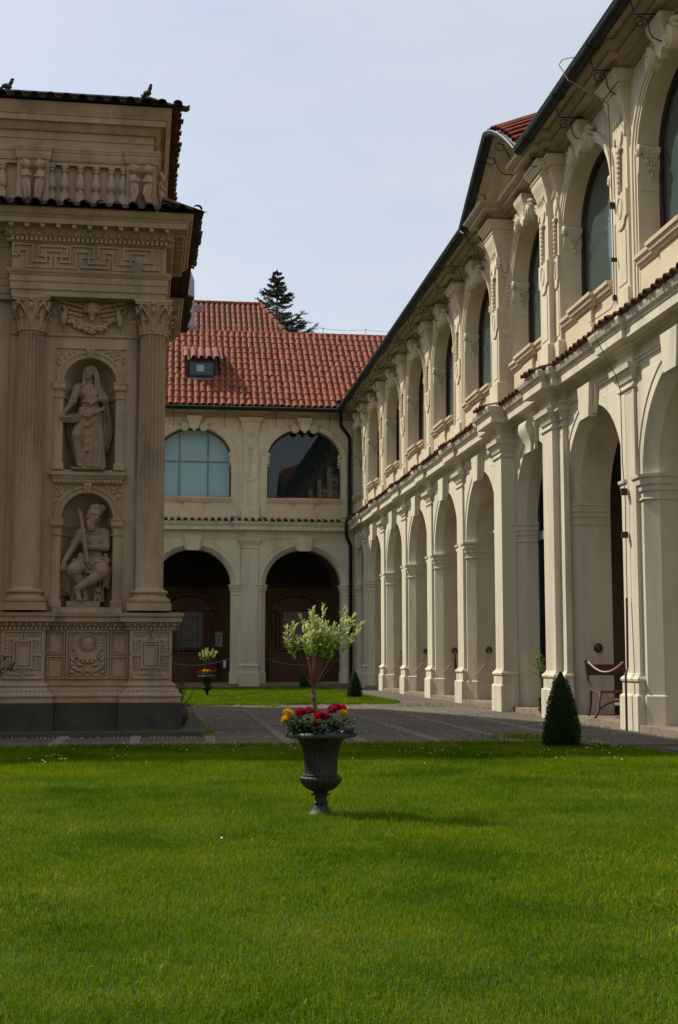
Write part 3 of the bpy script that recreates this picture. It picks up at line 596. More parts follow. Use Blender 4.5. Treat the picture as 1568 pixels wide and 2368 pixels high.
    for (a, b_) in gutter_spans:
        obj('soffit_board', MB().box(a, b_, -.62, -.30, 10.0, 10.03), M['plaster_eaves'], root)
        gobj = obj('gutter', MB().sweep([(a, 0), (b_, 0)], prof), M['gutter'], root, smooth=40)
        obj('gutter_rim', MB().tube([(a, -.77, 10.003), (b_, -.77, 10.003)], .012, 6), M['verdigris'], gobj)
        u = a+.6
        while u < b_-.2:
            obj('gutter_joint', MB().sweep([(u-.025, 0), (u+.025, 0)], [(.66+.122*math.cos(t), 10.0+.127*math.sin(t)) for t in np.linspace(PI, 2*PI, 9)]), M['gutter'], gobj); u += 1.75
    for u in bracket_us:
        mb = MB(); mb.tube([(u, -.56, 9.93), (u, -.52, 9.77), (u, -.06, 9.80)], .011, 5)
        cv = [(u, -.44+.085*math.cos(t)*(.35+.65*k/14), 9.66+.085*math.sin(t)*(.35+.65*k/14)) for k, t in enumerate(np.linspace(PI*2.4, PI*.55, 15))]
        cv += [(u, -.36, 9.72), (u, -.32, 9.64), (u, -.31, 9.54), (u, -.26, 9.45), (u, -.16, 9.41), (u, 0, 9.39)]; mb.tube(cv, .010, 5)
        obj('gutter_bracket', mb, M['iron'], root)

def shell(root, u0, u1, depth=4.2, u_end=None):
    """walk, back wall, vault and roof behind an arcade"""
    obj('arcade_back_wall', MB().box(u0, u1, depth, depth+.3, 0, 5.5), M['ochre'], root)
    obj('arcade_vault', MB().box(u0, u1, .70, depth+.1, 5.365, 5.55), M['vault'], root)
    obj('arcade_floor', MB().box(u0, u1, .33, depth+.1, -.02, .094), M['kerb'], root)
    u = u0; 
    while u < u1-.3:
        w = min(random.uniform(1.1, 1.7), u1-u); obj('kerb_stone', MB().box(u+.004, u+w-.004, -.115-random.uniform(0, .012), .33, -.03, .098+random.uniform(-.006, .004)), M['kerb'], root); u += w

# ---- right wing: local u = 47.6 - Y, local v = X - 6.70
RW = thing('arcade_wing', 'long two storey cream arcade wing receding along the right side', 'building', (6.70, 47.6, 0), R(-90))
Yp = [44.72, 40.97, 37.16, 33.42, 29.78, 18.45, 14.70, 10.95]
pils = [(47.6-y, .30, .06, 'std') for y in Yp] + [(47.6-26.02, .30, .10, 'std'), (47.6-25.33, .30, .28, 'corner'), (47.6-22.06, .30, .21, 'std'), (47.6-21.66, .16, .10, 'std')]
def ub(y): return 47.6-y
bays = []
def bay(c, a, lo, hi, pl, pr, **k): bays.append(dict(c=ub(c), a=a, aw=min(a, 1.25), u0=ub(lo), u1=ub(hi), pl=ub(pl), pr=ub(pr), **k))
bay(46.35, 1.02, 47.60, 44.72, 47.5, 45.06)
for f, nn in zip(Yp[:4], Yp[1:5]): bay((f+nn)/2, (f-nn)/2-.60, f, nn, f-.34, nn+.34)
bay(27.93, 1.28, 29.78, 25.90, 29.44, 26.36)
bay(23.70, 1.20, 25.90, 21.95, 25.0, 22.4, mid=True)
bay(20.25, 1.29, 21.95, 18.45, 21.46, 18.79)
bay((18.45+14.70)/2, 1.275, 18.45, 14.70, 18.11, 15.04); bay((14.70+10.95)/2, 1.275, 14.70, 10.95, 14.36, 11.29)
wing(RW, 0.0, 38.0, bays, pils, [(.55, ub(26.37)), (ub(21.93), 38.0)], [ub(y) for y in (46.2, 44.3, 42.5, 40.7, 38.9, 37.1, 35.3, 33.5, 31.7, 30.0, 28.3, 26.6, 21.75, 20.0, 18.25, 16.5, 14.7, 12.9)], (.46, 37.9))
shell(RW, 0.4, 38.0)
obj('roof', MB().add([(0, -.62, 10.06), (ub(26.5), -.62, 10.06), (ub(26.5), 4.2, 13.9), (0, 4.2, 13.9), (38, 9, 10.06), (0, 9, 10.06), (38, 4.2, 13.9), (ub(21.9), 4.2, 13.9), (ub(21.9), -.62, 10.06), (38, -.62, 10.06), (ub(26.5), .8, 11.19), (ub(21.9), .8, 11.19)], [(0, 1, 2, 3), (3, 6, 4, 5), (8, 9, 6, 7), (10, 11, 7, 2)]), M['tile'], RW)
obj('rear_wall', MB().box(0, 38, 8.0, 8.3, 0, 10.2), M['plaster'], RW)
# curved pediment above the middle bay
cu = ub(24.15); hw = 2.22
def AZ(s): return 9.90+1.17*(1-abs(s)**(1.04 if s < 0 else 1.4))
arc = [(cu+hw*s, AZ(s)) for s in np.linspace(-1, 1, 33)]
ped = obj('pediment', MB().prism([(x, z-.2) for x, z in arc]+[(cu+hw, 9.6), (cu-hw, 9.6)], .02, .4, 'y'), M['plaster_up'], RW)
mb = MB(); plane_sweep(mb, arc, [(-.34, -.02), (-.30, .12), (-.18, .22), (-.16, .40), (-.06, .44), (-.03, .52), (.03, .60), (.03, 0)]); obj('raking_cornice', mb, M['plaster_eaves'], ped, smooth=30)
mb = MB(); plane_sweep(mb, [(x, z+.10) for x, z in arc], [(.0+.115*math.sin(t), .66+.11*math.cos(t)) for t in np.linspace(PI, 2*PI, 9)][::-1]+[(.0+.105*math.sin(t), .66+.10*math.cos(t)) for t in np.linspace(PI, 2*PI, 9)]); gp = obj('curved_gutter', mb, M['gutter'], ped, smooth=40)
obj('gutter_rim', MB().tube([(x, -.77, z+.105) for x, z in arc], .014, 6), M['verdigris'], gp)
for s in (-.86, -.5, -.12, .2, .6):
    u, z = cu+hw*s, AZ(s); cv = [(u, -.56+.09*math.cos(t), z-.20+.09*math.sin(t)) for t in np.linspace(PI*2.2, PI*.7, 10)]+[(u, -.48, z-.18), (u, -.43, z-.32), (u, -.36, z-.43), (u, -.26, z-.47), (u, -.1, z-.47)]
    obj('gutter_bracket', MB().tube(cv, .011, 5), M['iron'], ped)
mb = MB(); rr_ = random.Random(3)
for k in range(70):
    s = rr_.uniform(-.78, .78); z = 9.98+rr_.uniform(.05, .78)*(1-s*s)*.92; mb.ell((cu+hw*s, .0, z), (rr_.uniform(.05, .12), .05, rr_.uniform(.03, .06)), 7, 5, (0, rr_.uniform(-1.5, 1.5), 0))
for f in (-1, 1):
    p, r = spiral((cu+f*.55, 10.35), .2, 1.6, -.02, .032, 30, f); mb.tube(p, r, 6); p, r = spiral((cu+f*1.15, 10.18), .15, 1.5, -.02, .026, 30, f); mb.tube(p, r, 6)
obj('scrollwork_relief', mb, M['plaster_up'], ped, smooth=60)
for i in range(17):
    s = -0.94+i*1.88/16
    for j in range(4):
        obj('roof_tile', T_ROOF, None, ped, (cu+hw*s, -.66+j*.44, AZ(s)+.125+j*.16), (R(22), 0, 0))
# glazed door screen in the middle bay
c = ub(23.70); sc = obj('glazed_screen', MB().prism(arch_loop(c, 1.19, 1.29, ZS, .10, 20), .50, .51, 'y'), M['glass'], RW)
mb = MB(); plane_sweep(mb, arch_loop(c, 1.20, 1.30, ZS, .10, 24), [(-.10, 0), (-.10, .08), (0, .08), (0, 0)], .49); obj('screen_frame', mb, M['gutter'], sc)
for u in (c-.62, c-.08, c+.45): obj('screen_mullion', MB().box(u-.035, u+.035, .40, .49, .10, 4.7), M['zinc'], sc)
obj('screen_transom', MB().box(c-1.18, c+1.18, .39, .49, 3.30, 3.46), M['zinc'], sc); obj('screen_kickboard', MB().box(c-1.18, c+1.18, .42, .495, .10, .62), M['zinc'], sc)

# ---- back wing: local u = X - 6.70, v = Y - 47.6
BW = thing('arcade_wing', 'two storey cream arcade wing with red tiled roof closing the courtyard', 'building', (6.70, 47.6, 0), 0)
bx = lambda x: x-6.70
bays = []
def bay2(c, lo, hi, pl, pr, **k): bays.append(dict(c=bx(c), a=1.39, b=1.31, aw=1.36, u0=bx(lo), u1=bx(hi), pl=bx(pl), pr=bx(pr), **k))
bay2(4.83, 2.86, 6.70, 3.20, 6.45, glass=M['glass']); bay2(.81, -1.18, 2.86, -.86, 2.52, win='blind'); bay2(-3.2, -5.2, -1.18, -4.88, -1.52, glass=M['glass']); bay2(-7.2, -9.2, -5.2, -8.9, -5.54, glass=M['glass'])
pils = [(bx(x), .29, .06, 'std') for x in (2.86, -1.18, -5.2)]
wing(BW, -16.0, 0.0, bays, pils, [(-16.0, -.55)], [bx(x) for x in (5.72, 3.75, 1.9, 0.05, -1.8, -3.7)], (-10.0, -.4))
shell(BW, -16.0, 0.35, 4.2)
obj('corner_pier', MB().box(-.2, .0, -.03, .0, .0, 5.3), M['plaster'], BW)
# roof with single tiles: eaves at v=-.6, z=10.06; ridge at v=4.2
SL = math.atan2(13.95-10.10, 4.75); roof = obj('roof', MB().add([(-16, -.58, 10.05), (6, -.58, 10.05), (6, 4.2, 13.90), (-16, 4.2, 13.90), (6, 9, 10.05), (-16, 9, 10.05)], [(0, 1, 2, 3), (3, 2, 4, 5)]), M['tile_old'], BW)
rest = MB(); ntile = 0; LNR = 6.11; rows = 13; step = LNR/rows
DORM = (bx(.56), bx(1.62), 3.3, 6.6)
tv = [v.co.copy() for v in T_ROOF.vertices]; tf = [tuple(p.vertices) for p in T_ROOF.polygons]
cand = []
for j in range(rows):
    for i in range(-66, 12):
        u = i*.237+.1; s = j*step
        if u > -.62 + s*math.cos(SL): continue
        if bx(.62) < u < bx(1.56) and 1.55 < s < 2.55: continue
        cand.append((0 if (bx(.3) < u < 2.9) else 1, -u, j, i, u, s))
cand.sort(key=lambda q: (q[0], q[2], q[1]))
for k, (pr_, nu_, j, i, u, s) in enumerate(cand):
    s += random.uniform(-.025, .02); loc = (u+random.uniform(-.012, .012), -.68+s*math.cos(SL), 10.05+s*math.sin(SL)+.012); rt = (SL-.02+random.uniform(-.02, .02), random.uniform(-.03, .03), random.uniform(-.03, .03))
    if pr_ == 0 and ntile < 300: obj('roof_tile', T_ROOF, None, roof, loc, rt); ntile += 1
    else:
        Mx = Matrix.Translation(loc) @ Euler(rt).to_matrix().to_4x4(); rest.add([Mx @ v for v in tv], tf)
tag(obj('roof_tiles', rest, M['tile'], roof, smooth=50), kind='stuff')
for i in range(56):
    u = -14+i*.36; obj('ridge_tile', MB().lathe([(.12, 0), (.105, .40)], 10, a0=-PI*.05, a1=PI*1.05), M['tile'], roof, (u, 4.2, 13.92), (PI/2, 0, PI/2)) if u < 5.5 else None
# small tiled dormer
dl = (bx(1.07), 1.0, 11.43)
dm = obj('dormer', MB().box(-.46, .46, 0, .95, -.06, .52), M['wood'], roof, dl, scale=(1.2, 1.1, 1.25))
obj('dormer_frame', MB().box(-.46, -.36, -.03, 0, -.04, .5).box(.36, .46, -.03, 0, -.04, .5).box(-.36, .36, -.03, 0, -.04, .06).box(-.36, .36, -.03, 0, .44, .5), M['gutter'], dm)
obj('dormer_opening', MB().box(-.36, .36, -.012, -.004, .06, .44), M['glass'], dm); obj('dormer_pane', MB().box(-.15, .07, -.03, -.016, .16, .36), M['blind'], dm)
obj('dormer_flashing', MB().add([(-.5, -.1, -.10), (.5, -.1, -.10), (.5, .02, .0), (-.5, .02, .0)], [(0, 1, 2, 3)]), M['zinc'], dm)
for j in range(4):
    for i in range(5): obj('dormer_tile', T_ROOF, None, dm, (-.47+.235*i, -.18+j*.42, .54+j*.42*math.tan(R(20))), (R(22), 0, 0))
# downpipe in the corner
dp = obj('downpipe', MB().tube([(-.60, -.62, 9.92), (-.60, -.62, 9.5), (-.56, -.55, 9.38), (-.26, -.22, 9.12), (-.21, -.14, 9.0), (-.21, -.14, 6.25), (-.25, -.2, 6.1), (-.37, -.5, 5.95), (-.39, -.54, 5.82), (-.39, -.54, 5.5), (-.36, -.48, 5.36), (-.2, -.2, 5.1), (-.18, -.13, 4.98), (-.18, -.13, .05)], .066, 10), M['gutter'], BW, smooth=50)
for z in (8.6, 7.1, 4.7, 2.6, 1.5): obj('pipe_clip', MB().lathe([(.078, -.03), (.078, .03)], 10), M['gutter'], dp, (-.21 if z > 6 else -.18, -.14 if z > 6 else -.13, z))
# lightning wire on the ridge
lw = thing('lightning_wire', 'thin grey lightning wire on posts along the red ridge', 'wire', (0, 51.8, 13.95))
pts = []
for i in range(8):
    x = -1+i*1.75; pts += [(x, 0, .28), (x+.87, 0, .22)]; obj('post', MB().tube([(x, 0, -.03), (x, 0, .3)], .012, 5).ell((x, 0, .3), .03), M['zinc'], lw)
obj('wire', MB().tube(pts, .006, 4), M['zinc'], lw)
# ------------------------------------------------------------------ carved stone chapel on the left
CL = Vector((0.19, 18.44, 0)); CR = R(1.1)
CH = thing('chapel', 'richly carved brown sandstone chapel with fluted columns and niches at left', 'chapel', CL, CR)
def cw(x, y, z=0): return (CL.x+x*math.cos(CR)-y*math.sin(CR), CL.y+x*math.sin(CR)+y*math.cos(CR), z)
S, S2 = M['stone'], M['stone2']
XL = -11.0
obj('chapel_core', MB().box(XL, -.62, .82, 6.1, 0, 8.85), S, CH)
# dark base course in blocks, mossy step stones
blocks = [(-.868, 0, 0, .868), (-1.728, -.872, .13, .7), (-2.60, -1.732, 0, .868), (-4.3, -2.604, .13, .7), (-5.2, -4.304, 0, .868), (XL, -5.204, .13, .7)]
for a, b, y0, y1 in blocks: obj('base_block', MB().box(a, b, y0, y1, -.02, .425), M['base'], CH)
for y0, y1, x1 in ((.872, 1.328, -.13), (1.332, 2.188, 0), (2.192, 4.308, -.13), (4.312, 5.168, 0), (5.172, 5.628, -.13), (5.632, 6.5, 0)):
    obj('base_block', MB().box(-.868, x1, y0, y1, -.02, .425), M['base'], CH)
x = XL
while x < .3:
    w = random.uniform(.95, 1.35); obj('step_stone', MB().box(x, min(x+w, .345)-.006, -.47, .2, -.05, .052+random.uniform(-.004, .004)), M['slab'], CH); x += w
y = .206
while y < 6.6:
    w = random.uniform(.8, 1.2); obj('step_stone', MB().box(-.2, .345, y, y+w-.006, -.05, .050+random.uniform(-.004, .004)), M['slab'], CH); y += w
# pedestal mouldings
P0 = [(XL, .13), (-5.2, .13), (-5.2, 0), (-4.3, 0), (-4.3, .13), (-2.60, .13), (-2.60, 0), (-1.73, 0), (-1.73, .13), (-.87, .13), (-.87, 0), (0, 0), (0, .87), (-.13, .87), (-.13, 1.33), (0, 1.33), (0, 2.19), (-.13, 2.19), (-.13, 4.31), (0, 4.31), (0, 5.17), (-.13, 5.17), (-.13, 5.63), (0, 5.63), (0, 6.5), (-3, 6.5)]
obj('pedestal_base', MB().sweep(P0, [(-.3, .427), (-.012, .427), (-.012, .482), (-.022, .485), (-.012, .505), (-.016, .53), (-.03, .545), (-.04, .56), (-.085, .60), (-.10, .635), (-.09, .645), (-.085, .665), (-.10, .68), (-.13, .69), (-.14, .72), (-.14, .735), (-.3, .735)]), S, CH, smooth=35)
obj('pedestal_die', MB().sweep(P0, [(-.14, .73), (-.14, 1.425)], caps=False), S, CH)
obj('pedestal_cornice', MB().sweep(P0, [(-.3, 1.40), (-.13, 1.405), (-.125, 1.462), (-.105, 1.465), (-.10, 1.475), (-.06, 1.52), (-.045, 1.53), (-.012, 1.532), (-.012, 1.588), (-.002, 1.592), (.012, 1.63), (.018, 1.652), (-.4, 1.685)]), S, CH, smooth=35)
DENT = MB().box(-.0145, .0145, -.04, .01, 0, .040).mesh('dentil'); DENT.materials.append(S2)
EGG = MB().ell((0, 0, 0), (.027, .028, .032), 8, 5).mesh('egg', 60); EGG.materials.append(S2)
def run(path, i0, i1, off, pitch, fn):
    """call fn(x,y,rotz) along the offset path segments i0..i1"""
    P = [Vector(p) for p in path]
    for i in range(i0, i1):
        d = (P[i+1]-P[i]); ln = d.length; d.normalize(); nrm = Vector((d.y, -d.x))
        def turn(j):
            if j <= 0 or j >= len(P)-1: return 0
            a = (P[j]-P[j-1]).normalized(); b = (P[j+1]-P[j]).normalized(); return 1 if a.x*b.y-a.y*b.x > 0 else -1
        s0 = off*(-turn(i)); s1 = off*(-turn(i+1))      # convex corner (left turn of outward-right path) lengthens
        a0, a1 = s0, ln-s1
        n = max(1, int((a1-a0)/pitch)); st = (a1-a0)/n
        for k in range(n):
            q = P[i]+d*(a0+(k+.5)*st)+nrm*off; fn(q.x, q.y, math.atan2(d.y, d.x))
run(P0, 5, 13, -.125, .053, lambda x, y, r: obj('dentil', DENT, None, CH, (x, y, 1.422), (0, 0, r)))
run(P0, 5, 13, -.075, .085, lambda x, y, r: obj('egg', EGG, None, CH, (x, y, 1.498), (-.6, 0, r)))
mb = MB(); run(P0, 5, 17, .008, .034, lambda x, y, r: mb.ell((x, y, 1.615), .0125, 6, 4)); run(P0, 5, 17, -.062, .055, lambda x, y, r: mb.ell((x, y, .583), (.02, .02, .026), 6, 4, (0, 0, r))); run(P0, 5, 17, -.014, .045, lambda x, y, r: mb.ell((x, y, .517), (.024, .018, .013), 6, 4, (0, .5, r)))
tag(obj('leaf_moulding', mb, S2, CH, smooth=60), kind='stuff')
# pedestal panels: stepped frames with laurel in the corners
def bar(mb, pts, w, v0, pr):
    pr = pr if pr > .03 else pr*1.7
    plane_sweep(mb, pts, [(-w/2, 0), (-w/2, pr), (w/2, pr), (w/2, 0)], v0)
def rect(x0, x1, z0, z1): return [(x0, z0), (x0, z1), (x1, z1), (x1, z0), (x0, z0)]
LAUREL = MB()
LAUREL.add([(0, 0, 0), (-.028, -.004, .012), (-.03, -.006, .032), (0, -.018, .045), (.03, -.006, .032), (.028, -.004, .012), (0, -.016, .012)], [(0, 6, 1), (1, 6, 3, 2), (3, 6, 5, 4), (6, 0, 5)])
LAUREL = LAUREL.mesh('laurel_leaf'); LAUREL.materials.append(S2)
def die_panel(cx, v0):
    m = MB(); x0, x1, z0, z1 = cx-.275, cx+.275, .75, 1.41
    bar(m, rect(x0+.012, x1-.012, z0+.012, z1-.012), .022, v0, .016)
    bar(m, rect(cx-.12, cx+.12, .905, 1.265), .022, v0, .02); bar(m, rect(cx-.085, cx+.085, .94, 1.23), .014, v0, .014)
    for s in (-1, 1):
        for za, zb, zc in ((1.41, 1.265, 1.09), (.75, .905, 1.07)):
            t = 1 if za > 1 else -1
            bar(m, [(cx+s*.018, za), (cx+s*.018, zb)], .016, v0, .016); bar(m, [(cx+s*.275, zc), (cx+s*.12, zc)], .016, v0, .016)
            bar(m, [(cx+s*.17, zc+t*.02), (cx+s*.17, zb+t*.02), (cx+s*.04, zb+t*.02)], .012, v0, .014)
    o = obj('panel_frame', m, S, CH)
    for s in (-1, 1):
        for k in range(4): obj('laurel_leaf', LAUREL, None, o, (cx+s*.215, v0, 1.30-k*.046), (0, PI, 0)); obj('laurel_leaf', LAUREL, None, o, (cx+s*(.175-k*.036), v0, 1.345), (0, s*PI/2, 0), (.8, 1, .8))
        for k in range(4): obj('laurel_leaf', LAUREL, None, o, (cx+s*.215, v0, .86+k*.046), (0, 0, 0), (.8, 1, .9)); obj('laurel_leaf', LAUREL, None, o, (cx+s*(.175-k*.036), v0, .81), (0, -s*PI/2, 0), (.8, 1, .8))
die_panel(-.435, .14); die_panel(-2.165, .14)
m = MB(); v0 = .27
for x0, x1 in ((-1.845, -1.615), (-.985, -.755)):
    for z0, z1 in ((.76, 1.055), (1.095, 1.40)):
        bar(m, rect(x0, x1, z0, z1), .016, v0, .018); bar(m, rect(x0+.03, x1-.03, z0+.03, z1-.03), .010, v0, .010)
bar(m, rect(-1.58, -1.02, .76, 1.40), .022, v0, .022); bar(m, rect(-1.55, -1.05, .79, 1.37), .010, v0, .012); o = obj('panel_frame', m, S, CH)
m = MB(); cx = -1.30                                                   # carved arms with shield, scroll and figures
m.prism([(cx+.075*math.cos(t)*(1 if math.sin(t) > 0 else .92), 1.235+.09*math.sin(t)*(1 if math.sin(t) > 0 else 1.15)) for t in np.linspace(0, 2*PI, 18)[:-1]], v0-.035, v0, 'y', bev=.012)
for t in range(6): m.ell((cx+.03*math.cos(t*PI/3), v0-.036, 1.235+.033*math.sin(t*PI/3)), (.013, .012, .013), 6, 4)
m.tube([(cx+.085*math.cos(t), v0-.02, 1.235+.1*math.sin(t)) for t in np.linspace(0, 2*PI, 20)], .009, 5); m.ell((cx, v0-.02, 1.345), (.04, .025, .022))
for s in (-1, 1):
    m.tube([(cx+s*.05, v0-.01, 1.35), (cx+s*.13, v0-.02, 1.31), (cx+s*.12, v0-.015, 1.2)], .012, 5); m.tube([(cx+s*.2, v0-.01, 1.36), (cx+s*.2, v0-.01, 1.14)], .008, 5)
    for k in range(5): m.ell((cx+s*.2, v0-.015, 1.34-k*.045), (.016, .014, .016), 6, 4)
    p, r = spiral((cx+s*.165, 1.075), .042, 1.5, v0-.03, .012, 18, s); m.tube(p, r, 5)
    for k, (dx, z, a, b) in enumerate(((.2, 1.02, .03, .045), (.21, .95, .028, .05), (.18, .90, .05, .025), (.1, .94, .05, .022), (.13, .87, .06, .024), (.21, .84, .04, .022), (.07, .84, .05, .018), (.16, 1.14, .07, .02), (.06, .985, .03, .025))):
        m.ell((cx+s*dx, v0-.012, z), (a, .028, b), 8, 5, (0, s*(.6-.25*k), 0))
m.box(cx-.125, cx+.125, v0-.03, v0, 1.01, 1.12); m.ell((cx, v0-.015, .985), .03); m.ell((cx, v0-.012, .86), (.05, .025, .03)); obj('coat_of_arms', m, S2, o, smooth=50)
# walls with niches
NX = -1.347
def niche_rings(y0, a, b, zs, zb, dp): return [(y0+dp*math.sin(t), NX, max(a*math.cos(t), .002), max(b*math.cos(t), .002), zs, zb) for t in np.linspace(0, PI/2, 9)]
mb = MB(); arched_wall(mb, -2.46, -.29, 1.62, 3.55, niche_rings(.38, .36, .365, 2.985, 1.74, .40), 24, False); arched_wall(mb, -2.46, -.29, 3.55, 6.2, niche_rings(.38, .367, .345, 4.94, 3.68, .40), 24, False)
obj('niche_wall', mb, S, CH, smooth=30)
obj('wall', MB().box(XL, -2.46, .46, .84, 1.6, 6.2), S, CH); obj('wall', MB().box(-.7, -.57, .38, 6.12, 1.6, 6.2).box(-.60, -.29, .40, .62, 1.6, 6.2), S, CH)
obj('plinth_course', MB().box(-1.80, -.84, .20, .375, 1.66, 1.735), S, CH)
for (zs, zb, a, b, ztop) in ((2.985, 1.74, .36, .365, 3.47), (4.94, 3.68, .367, .345, 5.42)):
    o = obj('archivolt', plane_sweep(MB(), arch_loop(NX, a, b, zs, zs-.005, 28), [(.0, 0), (.0, .03), (.022, .036), (.03, .028), (.06, .028), (.064, .042), (.095, .046), (.105, 0)], .38), S, CH, smooth=30)
    m = MB()
    for t in np.linspace(.06, PI-.06, 40): m.ell((NX-(a+.026)*math.cos(t), .345, zs+(b+.026)*math.sin(t)), .008, 5, 4)
    for t in np.linspace(.05, PI-.05, 32): m.ell((NX-(a+.078)*math.cos(t), .336, zs+(b+.078)*math.sin(t)), (.013, .010, .013), 5, 4)
    tag(obj('bead_moulding', m, S2, o, smooth=60), kind='stuff')
    k = MB(); loft_block(k, [(zs+b-.01, .042, .075), (zs+b+.05, .05, .085), (zs+b+.1, .055, .09), (zs+b+.135, .058, .075)]); 
    for i in (-.03, -.01, .01, .03): k.tube([(i, -.088, zs+b), (i, -.095, zs+b+.12)], .008, 5)
    obj('keystone', k, S2, CH, (NX, .38, 0))
    for s in (-1, 1):
        xa, xb = NX+s*(a+.003), NX+s*(a+.112); x0, x1 = min(xa, xb), max(xa, xb)
        obj('niche_jamb', MB().box(x0, x1, .358, .385, zb, zs-.2), S, CH)
        pth = [(x0, .385), (x0, .358), (x1, .358), (x1, .385)]
        obj('niche_impost', MB().sweep(pth, [(0, zs-.24), (.018, zs-.235), (.022, zs-.215), (.0, zs-.21), (0, zs-.13), (.012, zs-.12), (.03, zs-.095), (.034, zs-.03), (.042, zs-.025), (.045, zs-.005), (0, zs-.003)]), S, CH)
        ring = [(NX-s*-1*0+ (a-.004)*math.cos(t)*1, .38+.396*math.sin(t)) for t in np.linspace(0, PI, 15)]
        obj('niche_base', MB().sweep(pth, [(0, zb), (.022, zb), (.022, zb+.08), (.005, zb+.10), (0, zb+.10)]), S, CH)
        m = MB(); rr_ = random.Random(int(zs*10)+s)
        for q in range(15):
            t = rr_.uniform(.1, .62); f = rr_.uniform(.0, 1.0); ang = PI/4+(t-.36)*1.6
            bx_, bz_ = (a+.13)*math.cos(ang), (b+.13)*math.sin(ang); ex, ez = a+.105, ztop-zs-.01; px_, pz_ = bx_+(ex-bx_)*f*.75, bz_+(ez-bz_)*f*.75
            m.ell((NX+s*px_, .372, zs+pz_), (rr_.uniform(.02, .045), .016, rr_.uniform(.012, .022)), 7, 4, (0, rr_.uniform(-1.5, 1.5), 0))
        obj('spandrel_relief', m, S2, CH, smooth=60)
    ipr = [(zs-.24, 0), (zs-.235, .016), (zs-.21, .016), (zs-.205, .0), (zs-.12, .006), (zs-.095, .024), (zs-.03, .028), (zs-.005, .034), (zs-.002, 0)]
    m = MB(); m.sweep([(NX-(a-.006)*math.cos(t), .38+.393*math.sin(t)) for t in np.linspace(.0, PI, 17)], [(p_, z_) for z_, p_ in ipr]); obj('niche_band', m, S, CH, smooth=30)
    obj('frame_top', MB().box(NX-a-.118, NX+a+.118, .355, .384, ztop, ztop+.028), S, CH)
    for s in (-1, 1): obj('frame_side', MB().box(min(NX+s*(a+.115), NX+s*(a+.130)), max(NX+s*(a+.115), NX+s*(a+.130)), .362, .384, zb, ztop), S, CH)
sh = obj('shelf', MB().sweep([(-1.835, .40), (-1.835, .33), (-.86, .33), (-.86, .40)], [(-.05, 3.475), (.0, 3.48), (.0, 3.54), (.012, 3.545), (.02, 3.57), (.05, 3.60), (.055, 3.625), (-.05, 3.66)]), S, CH)
for i in range(18): obj('dentil', DENT, None, CH, (-1.80+i*.0535, .33, 3.492), (0, 0, 0), (1, .9, .9))
m = MB()
for i in range(32): m.ell((-1.82+i*.03, .297, 3.585), .011, 6, 4)
tag(obj('leaf_moulding', m, S2, sh, smooth=60), kind='stuff')
obj('string_course', MB().sweep([(-2.46, .385), (-.29, .385)], [(0, 5.585), (.02, 5.59), (.034, 5.605), (.034, 5.62), (.02, 5.632), (0, 5.636)]), S, CH)
# columns
def flute(t, z):
    ph = (t*20/(2*PI)) % 1.0; x = abs(ph-.5)*2
    if z < .02 or z > 3.57: return 1.0
    if z < 1.19: return 1-.05*(1-abs(math.cos(PI*ph*2)))**.7
    return 1-.17*math.sqrt(max(0, 1-(x/.74)**2))
m = MB(); prof = []
for z in (0, .015, .025, .6, 1.185, 1.195, 1.8, 2.4, 3.0, 3.5, 3.555, 3.575, 3.60): prof.append((.196-.018*max(0, (z-.9)/2.7)**1.3, z))
m.lathe(prof, 20*10, rf=flute); SHAFT = m.mesh('column', 55); SHAFT.materials.append(S)
m = MB().box(-.305, .305, -.305, .305, 0, .105); m.lathe([(.27, .105), (.292, .125), (.296, .15), (.285, .175), (.255, .185), (.25, .195), (.235, .215), (.24, .235), (.262, .245), (.268, .262), (.258, .282), (.225, .29), (.212, .305), (.2, .315), (.19, .33)], 36); COLBASE = m.mesh('column_base', 40); COLBASE.materials.append(S)
m = MB(); m.lathe([(.178, 0), (.205, .005), (.213, .018), (.205, .032), (.182, .04), (.175, .06), (.178, .25), (.2, .38), (.225, .43)], 28)
def leaf(m, ang, r0, z0, h, w, curl):
    V = []; rows = [(0, 0, .62), (.3, .012, .9), (.6, .022, 1.0), (.82, .05, .85), (.97, .09*curl, .62), (.96, .115*curl, .4), (.88, .125*curl, .16)]
    for t, o, ww in rows:
        for k in (-1, -.5, 0, .5, 1):
            rr = r0+o+.016*(1-abs(k)*1.3); a = ang+k*w*ww/(r0+o+.1); V.append((rr*math.cos(a), rr*math.sin(a), z0+h*t-.012*abs(k)))
    m.grid(V, 5, len(rows))
for i in range(8): leaf(m, PI/8+i*PI/4, .18, .045, .165, .07, 1.0)
for i in range(8): leaf(m, i*PI/4, .182, .05, .29, .07, 1.15)
for i in range(4):
    a = PI/4+i*PI/2
    for s in (-1, 1):
        b0 = a+s*.42; pts = [(.185*math.cos(b0), .185*math.sin(b0), .23), (.215*math.cos(a+s*.3), .215*math.sin(a+s*.3), .32), (.27*math.cos(a+s*.14), .27*math.sin(a+s*.14), .40)]
        cx_, cy_ = .285*math.cos(a+s*.07), .285*math.sin(a+s*.07); pts += [(cx_+.05*math.sin(t)*math.cos(a+s*PI/2*0+s*.9)*(1-k/14), cy_+.05*math.sin(t)*math.sin(a+s*.9)*(1-k/14), .375+.045*math.cos(t)*(1-k/14)) for k, t in enumerate(np.linspace(0, s*3.2*PI, 12))]
        m.tube(pts, [.012, .016, .019]+[.017-.0008*k for k in range(12)], 6)
    leaf(m, a, .19, .16, .21, .05, .9)
ab = []
for i in range(4):
    a = i*PI/2
    for u in np.linspace(-1, 1, 7):
        d = .25-.045*(1-u*u); e = .255*u; ab.append((d*math.cos(a)-e*math.sin(a), d*math.sin(a)+e*math.cos(a)))
